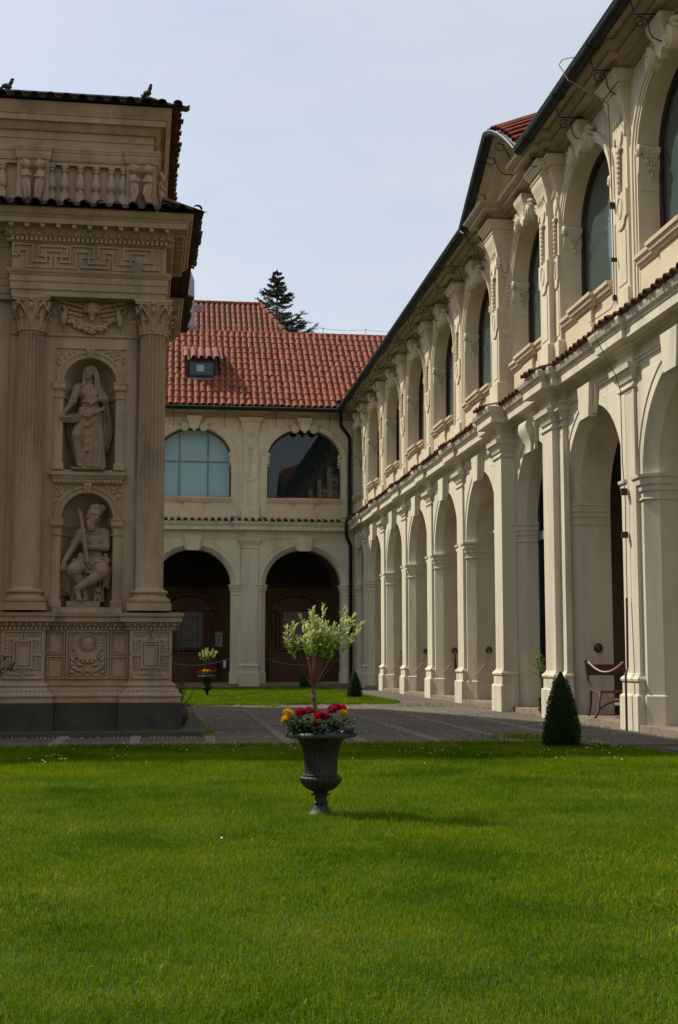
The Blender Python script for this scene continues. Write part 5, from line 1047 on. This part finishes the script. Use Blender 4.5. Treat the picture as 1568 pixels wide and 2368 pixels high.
# ------------------------------------------------------------------ urns with willows and flowers
def gad(n, a, lo, hi): return lambda t, z: 1+(a*abs(math.cos(n*t/2)) if lo < z < hi else 0)
def make_urn(label):
    o = thing('urn', label, 'urn', (0, 0, 0), 0, 'grey iron urns on the lawns')
    obj('foot', MB().lathe([(.085, -.01), (.085, .004), (.070, .015), (.052, .04), (.040, .068), (.038, .074)], 96, rf=gad(24, .06, .003, .07)).lathe([(.038, .072), (.050, .074), (.052, .082), (.046, .09), (.040, .092), (.040, .124), (.05, .127), (.067, .130), (.067, .136), (.050, .142), (.045, .152)], 32), M['urn'], o, smooth=40)
    obj('bowl', MB().lathe([(.045, .150), (.075, .163), (.105, .188), (.124, .212), (.132, .232), (.131, .245), (.124, .254), (.116, .257)], 96, rf=gad(26, .09, .158, .252)).lathe([(.116, .256), (.124, .260), (.124, .266), (.113, .270)], 40), M['urn'], o, smooth=40)
    obj('body', MB().lathe([(.111, .268), (.111, .30), (.113, .36), (.119, .41), (.131, .45), (.149, .485), (.170, .510), (.185, .517)], 120, rf=lambda t, z: 1-.06*(max(0, math.cos(24*t))) if .275 < z < .50 else 1.0).lathe([(.16, .50), (.13, .47), (.0, .47)], 24), M['urn'], o, smooth=50)
    r = obj('rim', MB().lathe([(.170, .508), (.20, .512), (.235, .514), (.243, .520), (.243, .530), (.235, .543), (.222, .550), (.205, .552), (.19, .545), (.18, .52), (.16, .50)], 48), M['urn'], o, smooth=50)
    m = MB()
    for i in range(44): t = 2*PI*i/44; m.ell((.225*math.cos(t), .225*math.sin(t), .536), (.022, .009, .010), 6, 4, (0, .35, t))
    tag(obj('egg_moulding', m, M['urn'], r, smooth=60), kind='stuff'); obj('soil', MB().lathe([(.0, .525), (.1, .53), (.19, .522)], 20), M['soil'], o); return o
U1 = make_urn('large grey urn with flowers standing on the front lawn'); U1.location = (1.026, 8.95, 0.0)
U2 = copy_tree(U1); U2.location = (1.03, 35.8, 0.0); U2.scale = (1.0, 1.0, 1.0); U2['label'] = 'small looking grey urn on the far lawn by the chapel corner'
def leafmesh(l, w, m_, fold=.25):
    q = MB().add([(0, 0, 0), (-w*.5, l*.35, w*fold), (w*.5, l*.35, w*fold), (-w*.36, l*.7, w*fold*.6), (w*.36, l*.7, w*fold*.6), (0, l, -l*.12), (0, l*.35, 0), (0, l*.7, -l*.03)], [(0, 6, 1), (0, 2, 6), (1, 6, 7, 3), (6, 2, 4, 7), (3, 7, 5), (7, 4, 5)]).mesh('leaf', 180); q.materials.append(m_); return q
LF_P = leafmesh(.062, .020, M['leaf_pale']); LF_G = leafmesh(.052, .020, M['leaf'])
def dirrot(d, roll=0.0):
    q = Vector(d).to_track_quat('Y', 'Z'); return (q @ Euler((0, roll, 0)).to_quaternion()).to_euler()
def willow(loc, label, big, seed, s=1.0):
    r = random.Random(seed); o = thing('willow', label, 'tree', loc, 0, 'small standard willows in the urns'); o.scale = (s, s, s)
    fork = Vector((-.058, 0, .842)); obj('trunk', MB().tube([(-.025, 0, .50), (-.034, .0, .68), (-.045, .005, .74), (-.047, -.004, .79), fork], [.016, .0145, .014, .015, .016], 8).ell((-.05, -.01, .775), (.02, .018, .02)), M['bark'], o, smooth=60)
    bm = MB(); lv = []
    n = 30 if big else 18
    for k in range(n):
        a = 2*PI*k/n+r.uniform(-.2, .2); rad = .25*math.sqrt(r.uniform(.02, 1)); tip = Vector((.02+1.05*rad*math.cos(a), .9*rad*math.sin(a), 1.20+r.uniform(-.05, .12)-.25*max(0, rad-.15)))
        if k == 0: tip = Vector((-.235, .0, 1.215))
        if k == 1: tip = Vector((.27, .02, 1.25))
        if k == 2: tip = Vector((.01, 0, 1.36))
        if k == 3: tip = Vector((-.06, -.03, 1.345))
        if k == 4: tip = Vector((.16, 0, 1.345))
        mid = fork.lerp(tip, .5)+Vector((.25*(tip.x-fork.x)*.3, .2*(tip.y)*.3, -.01)); pts = [fork.lerp(mid, t)*(1-t)+mid*t if False else (fork*(1-t)**2+mid*2*t*(1-t)+tip*t*t) for t in np.linspace(0, 1, 9)]
        bm.tube(pts, [.0028*(1-.65*i/8) for i in range(9)], 5)
        t = .54+r.uniform(0, .12)
        while t < 1.0:
            p = fork*(1-t)**2+mid*2*t*(1-t)+tip*t*t; d = ((mid-fork)*(1-t)+(tip-mid)*t).normalized()
            for q in range(2):
                ph = r.uniform(0, 2*PI); side = Vector((math.cos(ph), math.sin(ph), r.uniform(-.2, .3))); lv.append((p, (d*.7+side*.75).normalized(), r.uniform(.62, 1.05), r.uniform(-1, 1)))
            t += r.uniform(.029, .046)
        for q in range(4): lv.append((tip, (d+Vector((r.uniform(-.5, .5), r.uniform(-.5, .5), r.uniform(0, .5)))).normalized(), r.uniform(.8, 1.1), r.uniform(-1, 1)))
    obj('branches', bm, M['twig'], o, smooth=60); r.shuffle(lv)
    lv.sort(key=lambda q: q[0].y)
    rest = {}
    for k, (p, d, sc, roll) in enumerate(lv):
        pale = p.z+r.uniform(-.05, .05) > 1.155; lm = LF_P if pale else LF_G
        if big and k < 300: obj('leaf', lm, None, o, p, dirrot(d, roll), (sc, sc, sc))
        else:
            sc = sc*(1 if big else 1.15); Mx = Matrix.Translation(p) @ dirrot(d, roll).to_matrix().to_4x4() @ Matrix.Scale(sc, 4); rest.setdefault(pale, MB()).add([Mx @ v.co for v in lm.vertices], [tuple(f.vertices) for f in lm.polygons])
    for pale, mbx in rest.items(): tag(obj('foliage', mbx, M['leaf_pale'] if pale else M['leaf'], o, smooth=180), kind='stuff')
    return o
willow((1.026, 8.95, 0), 'pale leaved little willow growing from the front urn', True, 11); willow((1.03, 35.8, 0), 'pale leaved little willow growing from the far urn', False, 12, .92)
def head(m_, r_, seed):
    r = random.Random(seed); q = MB()
    for ring, (n, el) in enumerate(((11, -.45), (12, -.05), (11, .35), (9, .7), (7, 1.0), (4, 1.35))):
        for i in range(n):
            a = 2*PI*(i+.5*(ring % 2))/n+r.uniform(-.15, .15); e = el+r.uniform(-.12, .12); rr = r_*r.uniform(.85, 1.08); d = Vector((math.cos(a)*math.cos(e), math.sin(a)*math.cos(e), .92*math.sin(e))); w = Vector((-math.sin(a), math.cos(a), 0))*r_*.30; u_ = Vector((-math.cos(a)*math.sin(e), -math.sin(a)*math.sin(e), math.cos(e)))*r_*.20
            b = d*rr*.25; t = d*rr; q.add([b, t*.75-w, t-w*.6+u_, t+w*.6+u_, t*.75+w, t*.80-u_*.4], [(0, 1, 5), (0, 5, 4), (1, 2, 5), (5, 2, 3), (5, 3, 4)])
    me = q.mesh('flower_head', 180); me.materials.append(m_); return me
HD = {k: [head(M[k], r_, i) for i, r_ in enumerate((.037, .032))] for k in ('red', 'magenta', 'yellow')}
def flower_plant(name, label, base, heads, seed, spread=.085, nl=170, hs=1.0, group='flowers in the urns'):
    r = random.Random(seed); o = thing(name, label, 'flower', base, 0, group); m = MB()
    for k in range(nl):
        a = r.uniform(0, 2*PI); d = spread*math.sqrt(r.uniform(0, 1)); z = r.uniform(.0, .115)*(1.1-d/spread*.45); l = r.uniform(.03, .055); w = l*.30; dr = Vector((math.cos(a), math.sin(a), r.uniform(-.35, .7))).normalized(); sd_ = Vector((-dr.y, dr.x, 0)).normalized()*w
        p = Vector((d*math.cos(a), d*math.sin(a), z)); m.add([p, p+dr*l*.5+sd_, p+dr*l, p+dr*l*.5-sd_], [(0, 1, 2), (0, 2, 3)])
    sm_ = MB()
    for hx, hy, hz, c, k in heads: sm_.tube([(hx*.3, hy*.3, -.01), (hx, hy, hz)], .0035, 5)
    obj('foliage', m, M['leaf_dark'], o); obj('stems', sm_, M['leaf'], o)
    for hx, hy, hz, c, k in heads: obj('flower_head', HD[c][k], None, o, (hx, hy, hz-.004), (r.uniform(.2, .8), r.uniform(-.4, .4), r.uniform(0, 6)), (hs, hs, hs))
ux, uy = 1.026, 8.95
def FP(name, label, x, dy, heads, seed, **k): flower_plant(name, label, (x, uy+dy, .535), [(hx-x, hy-dy, hz-.535, c, q) for hx, hy, hz, c, q in heads], seed, **k)
FP('marigold', 'yellow flowers at the left edge of the front urn', .862, -.03, [(.795, -.07, .675, 'yellow', 0), (.778, -.09, .638, 'yellow', 1)], 1)
FP('ranunculus', 'crimson flower beside the yellow ones in the front urn', .915, .0, [(.884, -.03, .682, 'red', 0)], 2)
FP('ranunculus', 'magenta flower left of the willow stem in the front urn', .955, -.08, [(.944, -.02, .69, 'magenta', 0)], 3)
FP('ranunculus', 'three low red flowers at the middle of the front urn', 1.015, -.12, [(1.004, -.1, .664, 'red', 0), (1.05, -.09, .655, 'magenta', 1), (.984, -.15, .616, 'red', 1)], 4)
FP('ranunculus', 'tall magenta and red flowers at right of the front urn', 1.115, .0, [(1.101, -.02, .697, 'magenta', 0), (1.168, .0, .704, 'red', 0), (1.13, .02, .715, 'red', 1)], 5)
FP('marigold', 'single yellow flower at the right of the front urn', 1.165, -.07, [(1.166, -.09, .674, 'yellow', 1)], 6)
for k, (x, c, hx) in enumerate(((.88, 'red', (-.06, .0)), (.97, 'yellow', (-.02, .03)), (1.07, 'yellow', (-.02, .03)), (1.16, 'red', (.0, .06)))):
    flower_plant('ranunculus' if c == 'red' else 'marigold', ('leftmost red' if k == 0 else 'rightmost red' if k == 3 else 'left yellow' if k == 1 else 'right yellow')+' flowers in the far urn', (x, 35.74, .535), [(hx[0], -.02, .11 if c == 'red' else .14, c, 0), (hx[1], .02, .12, c, 0)], 20+k, nl=50, hs=1.35)

# ------------------------------------------------------------------ clipped box cones
def cone(loc, h, r0, label, nl, seed):
    r = random.Random(seed); o = thing('topiary_cone', label, 'shrub', loc, 0, 'clipped box cones at the lawn corners'); prof = [(r0*.9, 0), (r0, .12*h), (r0*.93, .3*h), (r0*.68, .6*h), (r0*.36, .85*h), (r0*.17, .96*h), (.01, h)]
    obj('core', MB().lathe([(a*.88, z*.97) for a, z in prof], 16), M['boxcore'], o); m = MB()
    zs_ = [p[1] for p in prof]; rs_ = [p[0] for p in prof]
    for k in range(nl):
        z = h*(1-math.sqrt(1-r.uniform(0, 1)*.985)); rr = np.interp(z, zs_, rs_)*r.uniform(.86, 1.05)+.006*math.sin(9*z/h*3+k); a = r.uniform(0, 2*PI); lump = 1+.05*math.sin(5*a+8*z/h)+.04*math.sin(11*a-13*z/h)
        p = Vector((rr*lump*math.cos(a), rr*lump*math.sin(a), z+r.uniform(-.01, .01))); d = Vector((math.cos(a)+r.uniform(-.8, .8), math.sin(a)+r.uniform(-.8, .8), .55+r.uniform(-.7, .7))).normalized(); l = r.uniform(.014, .026)
        sd_ = d.cross(Vector((r.uniform(-1, 1), r.uniform(-1, 1), r.uniform(-1, 1))))
        if sd_.length < 1e-3: continue
        sd_ = sd_.normalized()*l*.34; m.add([p, p+d*l*.5+sd_, p+d*l, p+d*l*.5-sd_], [(0, 1, 2, 3)])
    obj('foliage', m, M['box'], o); obj('stem', MB().tube([(0, 0, -.02), (0, 0, .2)], .018, 6), M['bark'], o)
cone((4.585, 15.2, 0), .905, .203, 'tall clipped box cone at the right front lawn corner', 9000, 1); cone((4.75, 33.85, 0), .73, .185, 'clipped box cone at the far lawn corner near the arcade', 4500, 2); cone((4.575, 44.6, 0), .66, .19, 'shaded box cone before the back arcade, partly behind the willow', 3000, 3)

# ------------------------------------------------------------------ bench, ropes, knobs, lightning cable
bn = thing('bench', 'old brown wooden bench set inside an arch of the right arcade', 'bench', (7.2, 20.5, .096), 0)
obj('backrest', MB().box(-.48, .95, .28, .315, .68, .855), M['bench'], bn, rot=(R(-4), 0, 0)); 
for k in range(3): obj('seat_slat', MB().box(-.44, .92, -.20+k*.155, -.06+k*.155, .385, .415), M['bench'], bn)
for x in (-.40, .86):
    L_ = obj('leg', MB().tube([(x-.18, -.34, 0), (x-.10, -.30, .12), (x-.07, -.24, .26), (x-.03, -.2, .385), (x-.05, .05, .40), (x-.05, .22, .45), (x-.08, .28, .60), (x-.09, .32, .76), (x-.1, .34, .90)], [.022, .02, .019, .021, .02, .021, .02, .019, .016], 7).ell((x-.1, .34, .89), .026).ell((x-.08, .29, .64), .026), M['bench'], bn, smooth=60)
    obj('leg', MB().tube([(x-.05, .36, 0), (x-.03, .30, .2), (x-.05, .22, .42)], .02, 7), M['bench'], bn); obj('stretcher', MB().tube([(x-.10, -.30, .13), (x+.05, -.27, .22), (x+.2, -.25, .26), (x+.33, -.25, .24)], .015, 6), M['bench'], bn)
rp_ = thing('rope', 'pale rope slung from the bench across the arch', 'rope', (6.72, 19.9, .7)); P_ = [(.03+.0*t, .92-1.62*t, .27-.62*t*(1-t)+(-.0)) for t in np.linspace(0, 1, 14)]; obj('cord', MB().tube(P_, .014, 6), M['rope'], rp_, smooth=60)
def knob(y, rope):
    k = obj('rope_knob', MB().lathe([(0, .0), (.075, .0), (.08, .012), (.06, .02), (.055, .05), (.045, .065), (.02, .075), (0, .076)], 20), M['brass'], RW, (ub(y)+.0, .45, 1.20), (0, R(90), 0), smooth=40)
    if rope: obj('rope', MB().tube([(.06+.10*math.sin(t*2), 0, 0) for t in (0,)]+[(.10*1, .0, -.0)], .012, 5) if False else MB().tube([(-.0-.0, 0, .08), (.16, -.04, .09), (.34, -.14, .10), (.52, -.30, .11), (.60, -.40, .12)], .012, 5), M['rope'], k)
    if rope == 2: obj('tassel', MB().tube([(.08, 0, .08), (.22, 0, .09), (.38, .0, .10), (.48, 0, .10)], [.008, .02, .03, .02], 7), M['iron'], k)
for y, rpe in ((29.20, 1), (32.80, 2), (36.56, 1), (40.42, 2), (21.53, 0), (44.2, 0)): knob(y, rpe)
cb = thing('lightning_cable', 'thin rusty lightning cable running down the nearest arcade pilaster', 'cable', (6.52, 18.34, 0))
CP = [(5.93, 18.4, 10.03), (5.92, 18.95, 10.25), (5.92, 19.12, 10.24), (5.93, 18.96, 10.08), (5.93, 18.7, 9.80), (6.2, 18.37, 9.46), (6.4, 18.4, 9.38), (6.47, 18.47, 9.35), (6.55, 18.66, 9.13), (6.57, 18.67, 7.82), (6.57, 18.66, 7.27), (6.57, 18.68, 6.35), (6.53, 18.7, 6.26), (6.40, 18.95, 6.18), (6.27, 18.92, 6.1), (6.24, 18.69, 5.91), (6.25, 18.57, 5.73), (6.4, 18.42, 5.3), (6.46, 18.36, 5.15), (6.59, 18.55, 4.97), (6.59, 18.54, 3.86), (6.59, 18.46, 3.4), (6.59, 18.48, 1.86)]
LO = Vector((6.52, 18.34, 0)); obj('cable', MB().tube([Vector(p)-LO for p in CP], .0075, 5), M['cable'], cb); obj('rod', MB().tube([Vector((6.585, 18.48, 1.9))-LO, Vector((6.56, 18.44, .9))-LO, Vector((6.50, 18.36, .8))-LO, Vector((6.49, 18.34, .0))-LO], .017, 7), M['iron'], cb)
for (y, z, s) in ((18.46, 3.45, .05), (18.48, 2.82, .045), (18.66, 7.0, .03), (18.68, 7.85, .045), (18.62, 6.4, .04)): obj('clamp', MB().box(-.0, .09, -s*.6, s*.6, -s, s), M['iron'], cb, Vector((6.53, y, z))-LO)

# ------------------------------------------------------------------ altars, notice and ropes inside the back arcade
def altar(x, label):
    o = thing('altar', label, 'altar', (x, 51.75, .094), 0, 'carved wooden altars in the back arcade')
    obj('base', MB().box(-1.05, 1.05, -.45, 0, 0, 1.05).box(-1.12, 1.12, -.5, 0, 1.05, 1.14).box(-1.1, 1.1, -.48, 0, 0, .12), M['altar'], o)
    for dx in (-.68, 0, .68): obj('base_panel', MB().box(dx-.26, dx+.26, -.475, -.45, .25, .92), M['altar'], o)
    for s in (-1, 1):
        obj('side_column', MB().lathe([(.10, 1.14), (.10, 1.2), (.075, 1.22), (.07, 2.55), (.1, 2.6), (.11, 2.75)], 12), M['altar'], o, (s*.72, -.2, 0)); obj('scroll_bracket', MB().prism([(0, 1.14), (.28, 1.14), (.12, 1.6), (.05, 2.2), (.2, 2.7), (0, 2.7)], -.12, 0, 'y'), M['altar'], o, (s*.82, 0, 0), (0, 0, 0), (s, 1, 1))
    obj('picture_frame', MB().box(-.62, -.50, -.16, -.02, 1.20, 2.85).box(.50, .62, -.16, -.02, 1.20, 2.85).box(-.50, .50, -.16, -.02, 1.20, 1.32).box(-.50, .50, -.16, -.02, 2.73, 2.85), M['altar'], o)
    p = obj('picture', MB().box(-.50, .50, -.06, -.02, 1.32, 2.73), M['glassm'], o)
    for a in (-.32, .32): obj('glazing_bar', MB().box(a-.012, a+.012, -.075, -.06, 1.32, 2.73), M['altar'], p)
    for z in (1.60, 2.5): obj('glazing_bar', MB().box(-.5, .5, -.075, -.06, z-.012, z+.012), M['altar'], p)
    obj('cornice', MB().box(-1.0, 1.0, -.34, 0, 2.76, 2.88).box(-1.06, 1.06, -.4, 0, 2.88, 2.94), M['altar'], o)
    obj('pediment', plane_sweep(MB(), [(.86*math.cos(PI-t), 2.94+.42*math.sin(t)) for t in np.linspace(0, PI, 18)], [(-.08, 0), (-.08, .18), (0, .24), (.05, .24), (.05, 0)]).prism([(.8*math.cos(t), 2.94+.36*math.sin(t)) for t in np.linspace(0, PI, 14)], -.08, 0, 'y'), M['altar'], o)
    m = MB(); r = random.Random(9)
    for k in range(26): t = r.uniform(-1, 1); m.ell((t*.5, -.14, 3.35+.22*(1-t*t)*r.uniform(0, 1)), (r.uniform(.05, .11), .06, r.uniform(.04, .07)), 7, 5, (0, r.uniform(-1, 1), 0))
    obj('carved_crest', m, M['altar'], o)
altar(4.93, 'dark wooden altar with glazed picture behind the right back arch'); altar(.78, 'dark wooden altar with glazed picture behind the left back arch')
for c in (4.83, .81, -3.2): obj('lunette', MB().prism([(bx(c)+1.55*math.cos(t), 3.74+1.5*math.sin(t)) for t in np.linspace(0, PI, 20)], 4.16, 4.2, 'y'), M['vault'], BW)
ns = thing('notice_board', 'white printed notice hanging on the ochre wall between altars', 'sign', (1.93, 51.78, 1.46))
obj('board', MB().box(-.14, .14, -.02, 0, 0, .56), M['paper'], ns)
for z, w in ((.50, .09), (.42, .11), (.395, .10), (.37, .11), (.345, .08), (.12, .10), (.095, .07)): obj('print_line', MB().box(-w, w, -.0235, -.02, z, z+.012), M['ink'], ns)
obj('print_picture', MB().box(-.03, .03, -.0235, -.02, .2, .31), M['ink'], ns)
for a, b, zz in ((-.52, 2.22, 1.0), (3.45, 6.2, 1.0)):
    o = thing('rope', 'thin rope hung across the '+('left' if a < 0 else 'right')+' arch of the back arcade', 'rope', (a, 47.9, zz)); obj('cord', MB().tube([((b-a)*t, 0, -1.0*t*(1-t)) for t in np.linspace(0, 1, 14)], .008, 5), M['rope'], o, smooth=60)
    if a < 0: obj('tag', MB().box((b-a)*.92-.05, (b-a)*.92+.05, -.02, .0, -.34, -.08), M['paper'], o)
    for x in (0, b-a): obj('hook', MB().ell((x, 0, .01), .03, 8, 6), M['brass'], o)

# ------------------------------------------------------------------ potted plants
pp = thing('potted_shrub', 'straggly shrub in a round dark pot behind the chapel corner', 'plant', (.165, 19.56, .05)); pp.scale = (.78, .78, .9)
obj('pot', MB().lathe([(.07, 0), (.10, .02), (.17, .12), (.185, .20), (.16, .28), (.13, .32), (.145, .345), (.13, .35), (.11, .32)], 24), M['pot'], pp, smooth=50)
r = random.Random(4); bm, lm = MB(), MB()
for k in range(13):
    a = r.uniform(0, 2*PI); tip = Vector((.30*math.cos(a)*r.uniform(.2, 1), .25*math.sin(a), r.uniform(.6, 1.35))); mid = Vector((tip.x*.6, tip.y*.5, tip.z*.55)); b0 = Vector((0, 0, .33)); pts = [b0*(1-t)**2+mid*2*t*(1-t)+tip*t*t for t in np.linspace(0, 1, 8)]; bm.tube(pts, [.009*(1-.7*i/7) for i in range(8)], 5)
    for q in range(26):
        t = r.uniform(.3, 1); p = b0*(1-t)**2+mid*2*t*(1-t)+tip*t*t; d = Vector((r.uniform(-1, 1), r.uniform(-1, 1), r.uniform(-.3, .8))).normalized(); l = r.uniform(.03, .06); s_ = d.cross(Vector((0, 0, 1))).normalized()*l*.22; lm.add([p, p+d*l*.5+s_, p+d*l, p+d*l*.5-s_], [(0, 1, 2, 3)])
obj('branches', bm, M['bark'], pp); obj('foliage', lm, M['leaf_dark'], pp)
pt = thing('potted_tree', 'small leafy tree in a black pot on the right arcade kerb', 'plant', (6.64, 23.12, .098))
obj('saucer', MB().lathe([(0, 0), (.09, 0), (.11, .03), (.1, .03), (.085, .01)], 20), M['clay'], pt); obj('pot', MB().lathe([(0, .012), (.065, .012), (.085, .20), (.092, .20), (.092, .23), (.08, .23), (.07, .2), (0, .2)], 20), M['iron'], pt, smooth=40)
bm, lm = MB().tube([(0, 0, .2), (-.02, 0, .5), (-.07, 0.02, .8), (-.10, .02, .92)], [.012, .011, .01, .008], 6), MB()
for k in range(14):
    a = r.uniform(0, 2*PI); z0 = r.uniform(.5, .9); b0 = Vector((-.02-.18*(z0-.5), .02, z0)); tip = b0+Vector((.17*math.cos(a)-.05, .17*math.sin(a), r.uniform(-.02, .2))); bm.tube([b0, b0.lerp(tip, .5)+Vector((0, 0, .03)), tip], [.005, .004, .002], 5)
    for q in range(24):
        p = b0.lerp(tip, r.uniform(.35, 1.05))+Vector((r.uniform(-.03, .03), r.uniform(-.03, .03), r.uniform(-.03, .04))); d = Vector((r.uniform(-1, 1), r.uniform(-1, 1), r.uniform(-.5, .8))).normalized(); l = r.uniform(.03, .05); s_ = d.cross(Vector((.1, .2, 1))).normalized()*l*.3; lm.add([p, p+d*l*.5+s_, p+d*l, p+d*l*.5-s_], [(0, 1, 2, 3)])
obj('branches', bm, M['bark'], pt); obj('foliage', lm, M['leaf'], pt)
ol = thing('oleander', 'potted oleander reaching in at the left edge before the chapel', 'plant', (-2.62, 17.55, .0))
obj('pot', MB().lathe([(0, 0), (.16, 0), (.22, .36), (.24, .36), (.24, .41), (.21, .41), (.2, .35), (0, .35)], 24), M['clay'], ol, smooth=40); bm = MB(); OLE = leafmesh(.125, .022, M['oleander'], .1)
for tip in ((.52, -.0, 1.02), (.62, .02, .92), (.38, .05, 1.25), (.30, -.1, 1.0), (.45, .0, .85), (.1, 0, 1.3), (-.2, .1, 1.2), (-.3, -.1, 1.0), (.2, .1, 1.1)):
    tip = Vector(tip); b0 = Vector((0, 0, .36)); mid = Vector((tip.x*.55, tip.y*.5, tip.z*.75)); bm.tube([b0*(1-t)**2+mid*2*t*(1-t)+tip*t*t for t in np.linspace(0, 1, 8)], [.010*(1-.7*i/7) for i in range(8)], 5)
    for q in range(16):
        t = r.uniform(.72, 1); p = b0*(1-t)**2+mid*2*t*(1-t)+tip*t*t; a = r.uniform(0, 2*PI); obj('leaf', OLE, None, ol, p, dirrot(Vector((math.cos(a), math.sin(a)*.8, r.uniform(-.5, 1.1))), r.uniform(-1, 1)), (1, r.uniform(.7, 1.1), 1))
obj('branches', bm, M['bark'], ol)

# ------------------------------------------------------------------ beyond: second roof, chimney, spruce, the rest of the cloister, added shade caster
FR = thing('house', 'house with steep red tiled hipped roof behind the back wing', 'building', (2.4, 60, 0))
rz, rx0, rx1, SL2 = 17.35, -6.0, 1.62, R(42)
obj('wall', MB().box(-6.2, 2.6, -4.6, 5, 0, 12.6), M['plaster_up'], FR)
rf = obj('roof', MB().add([(-8, 0, rz), (rx1, 0, rz), (rx1+2.6, -5.2, rz-4.7), (-8, -5.2, rz-4.7), (rx1+2.6, 5.2, rz-4.7), (-8, 5.2, rz-4.7)], [(0, 1, 2, 3), (1, 4, 2), (0, 5, 4, 1)]), M['tile_old'], FR)
for j in range(8):
    for i in range(-14, 15):
        u = rx1-.1-i*.24; s = j*.46
        if u < -2.2 or u > rx1+2.5*(s*math.cos(SL2))/5.2: continue
        if bx(1.55)+4.22 < u < bx(2.15)+4.22 and False: continue
        obj('roof_tile', T_ROOF, None, rf, (u, -s*math.cos(SL2)-.42, rz-s*math.sin(SL2)-.36), (SL2, 0, 0))
for i in range(14): obj('ridge_tile', MB().lathe([(.13, 0), (.115, .40)], 10, a0=-PI*.05, a1=PI*1.05), M['tile'], rf, (rx1-.3-i*.36, 0, rz), (PI/2, 0, PI/2))
hq = Vector((2.6, -5.2, -4.7)).to_track_quat('Z', 'Y').to_euler()
for i in range(12): t = i/14; obj('hip_tile', MB().lathe([(.115, 0), (.13, .45)], 12), M['tile'], rf, (rx1+2.6*t, -5.2*t, rz-4.7*t-.01), hq)
sk = obj('skylight', MB().box(-.62, .02, -.03, .06, -.36, .36), M['clay'], rf, (-1.02, -.55, rz-.44), (SL2-PI/2, 0, 0))
for a in (-.58, -.27): obj('skylight_pane', MB().box(a, a+.25, -.045, -.03, -.3, .3), M['glass'], sk)
cy = thing('chimney', 'pale grey rendered chimney stack beside the chapel cornice', 'chimney', (.66, 57.5, 12)); obj('stack', MB().add([(-.32, -.3, 0), (.32, -.3, 0), (.32, .3, 0), (-.32, .3, 0), (-.30, -.28, 5.6), (.24, -.28, 5.6), (.24, .28, 5.6), (-.30, .28, 5.6), (-.26, -.2, 6.1), (.06, -.2, 6.1), (.06, .2, 6.1), (-.26, .2, 6.1)], [(0, 1, 5, 4), (1, 2, 6, 5), (2, 3, 7, 6), (3, 0, 4, 7), (4, 5, 9, 8), (5, 6, 10, 9), (6, 7, 11, 10), (7, 4, 8, 11), (8, 9, 10, 11)]), M['grey_wall'], cy); obj('collar', MB().box(-.36, .36, -.34, .34, 3.4, 3.55), M['zinc'], cy)
sp = thing('spruce_tree', 'dark green spruce top rising above the red roof', 'tree', (4.95, 62, 0))
obj('trunk', MB().tube([(0, 0, 0), (0.05, 0, 10), (.0, 0, 17), (0, 0, 19.6)], [.28, .18, .06, .012], 8), M['bark'], sp); r = random.Random(21); bm, nm = MB(), MB()
def needles(a, b, n, ln):
    ax = (b-a).normalized()
    for k in range(n):
        p = a.lerp(b, r.random()); q = Vector((r.gauss(0, 1), r.gauss(0, 1), r.gauss(.3, 1))); q = (q-ax*q.dot(ax)*.4).normalized(); d = (ax*.8+q).normalized(); s_ = d.cross(Vector((r.gauss(0, 1), r.gauss(0, 1), 1))).normalized()*.016; nm.add([p-s_, p+s_, p+d*ln], [(0, 1, 2)])
z = 19.45
needles(Vector((0, 0, 18.8)), Vector((0, 0, 19.7)), 60, .10)
while z > 12.5:
    rad = (19.75-z)*.47+.07; nb = 8 if z > 17 else 9
    for k in range(nb):
        a = r.uniform(0, 2*PI); L_ = rad*r.uniform(.7, 1.2)
        if r.random() < .12: continue
        b0 = Vector((0, 0, z)); tip = Vector((L_*math.cos(a), L_*math.sin(a), z+L_*r.uniform(.05, .45))); mid = Vector((tip.x*.55, tip.y*.55, z-.05*L_)); pts = [b0*(1-t)**2+mid*2*t*(1-t)+tip*t*t for t in np.linspace(0, 1, 7)]
        bm.tube(pts, [.02*(1-.8*i/6) for i in range(7)], 4)
        for i in range(6): needles(pts[i], pts[i+1], 16 if i > 1 else 7, .09)
        for q in range(int(5+L_*9)):
            t = r.uniform(.25, .97); p = b0*(1-t)**2+mid*2*t*(1-t)+tip*t*t; sd_ = Vector((-math.sin(a), math.cos(a), 0))*(1 if q % 2 else -1); e = p+(sd_*.75+Vector((math.cos(a)*.55, math.sin(a)*.55, r.uniform(-.15, .3)))).normalized()*L_*.42*(1-t*.55)*r.uniform(.6, 1.1); bm.tube([p, e], [.008, .003], 3, False); needles(p, e, 17, .09)
    z -= r.uniform(.16, .26)
obj('branches', bm, M['bark'], sp); obj('crown', nm, M['needle'], sp)
# an added shade caster, then cloister wings outside the picture that close the courtyard
nv = thing('shade_building', 'unseen plain building added beyond the left edge to cast the paving shadow', 'church', (-9.5, 29.5, 0)); obj('wall', MB().box(-6, 4.0, -4, 4.0, 0, 13.2), M['plaster_up'], nv); obj('roof', MB().prism([(-4.3, 13.2), (4.3, 13.2), (0, 16)], -6.2, 4.2, 'x'), M['tile'], nv)  # unseen mass added and sized to cast the far paving shadow
sw = thing('cloister_wing', 'plain cream cloister wing behind the viewpoint', 'building', (0, -12, 0)); obj('wall', MB().box(-26, 16, -6, 0, 0, 10.0), M['plaster_up'], sw); obj('roof', MB().prism([(-6.6, 10.0), (.6, 10.0), (-3, 13.6)], -26, 16, 'x'), M['tile'], sw)
ww = thing('cloister_wing', 'plain cream cloister wing along the far left side', 'building', (-20, 18, 0)); obj('wall', MB().box(-6, 0, -30, 30, 0, 10.0), M['plaster_up'], ww); obj('roof', MB().prism([(-6.6, 10.0), (.6, 10.0), (-3, 13.6)], -30, 30, 'y'), M['tile'], ww)
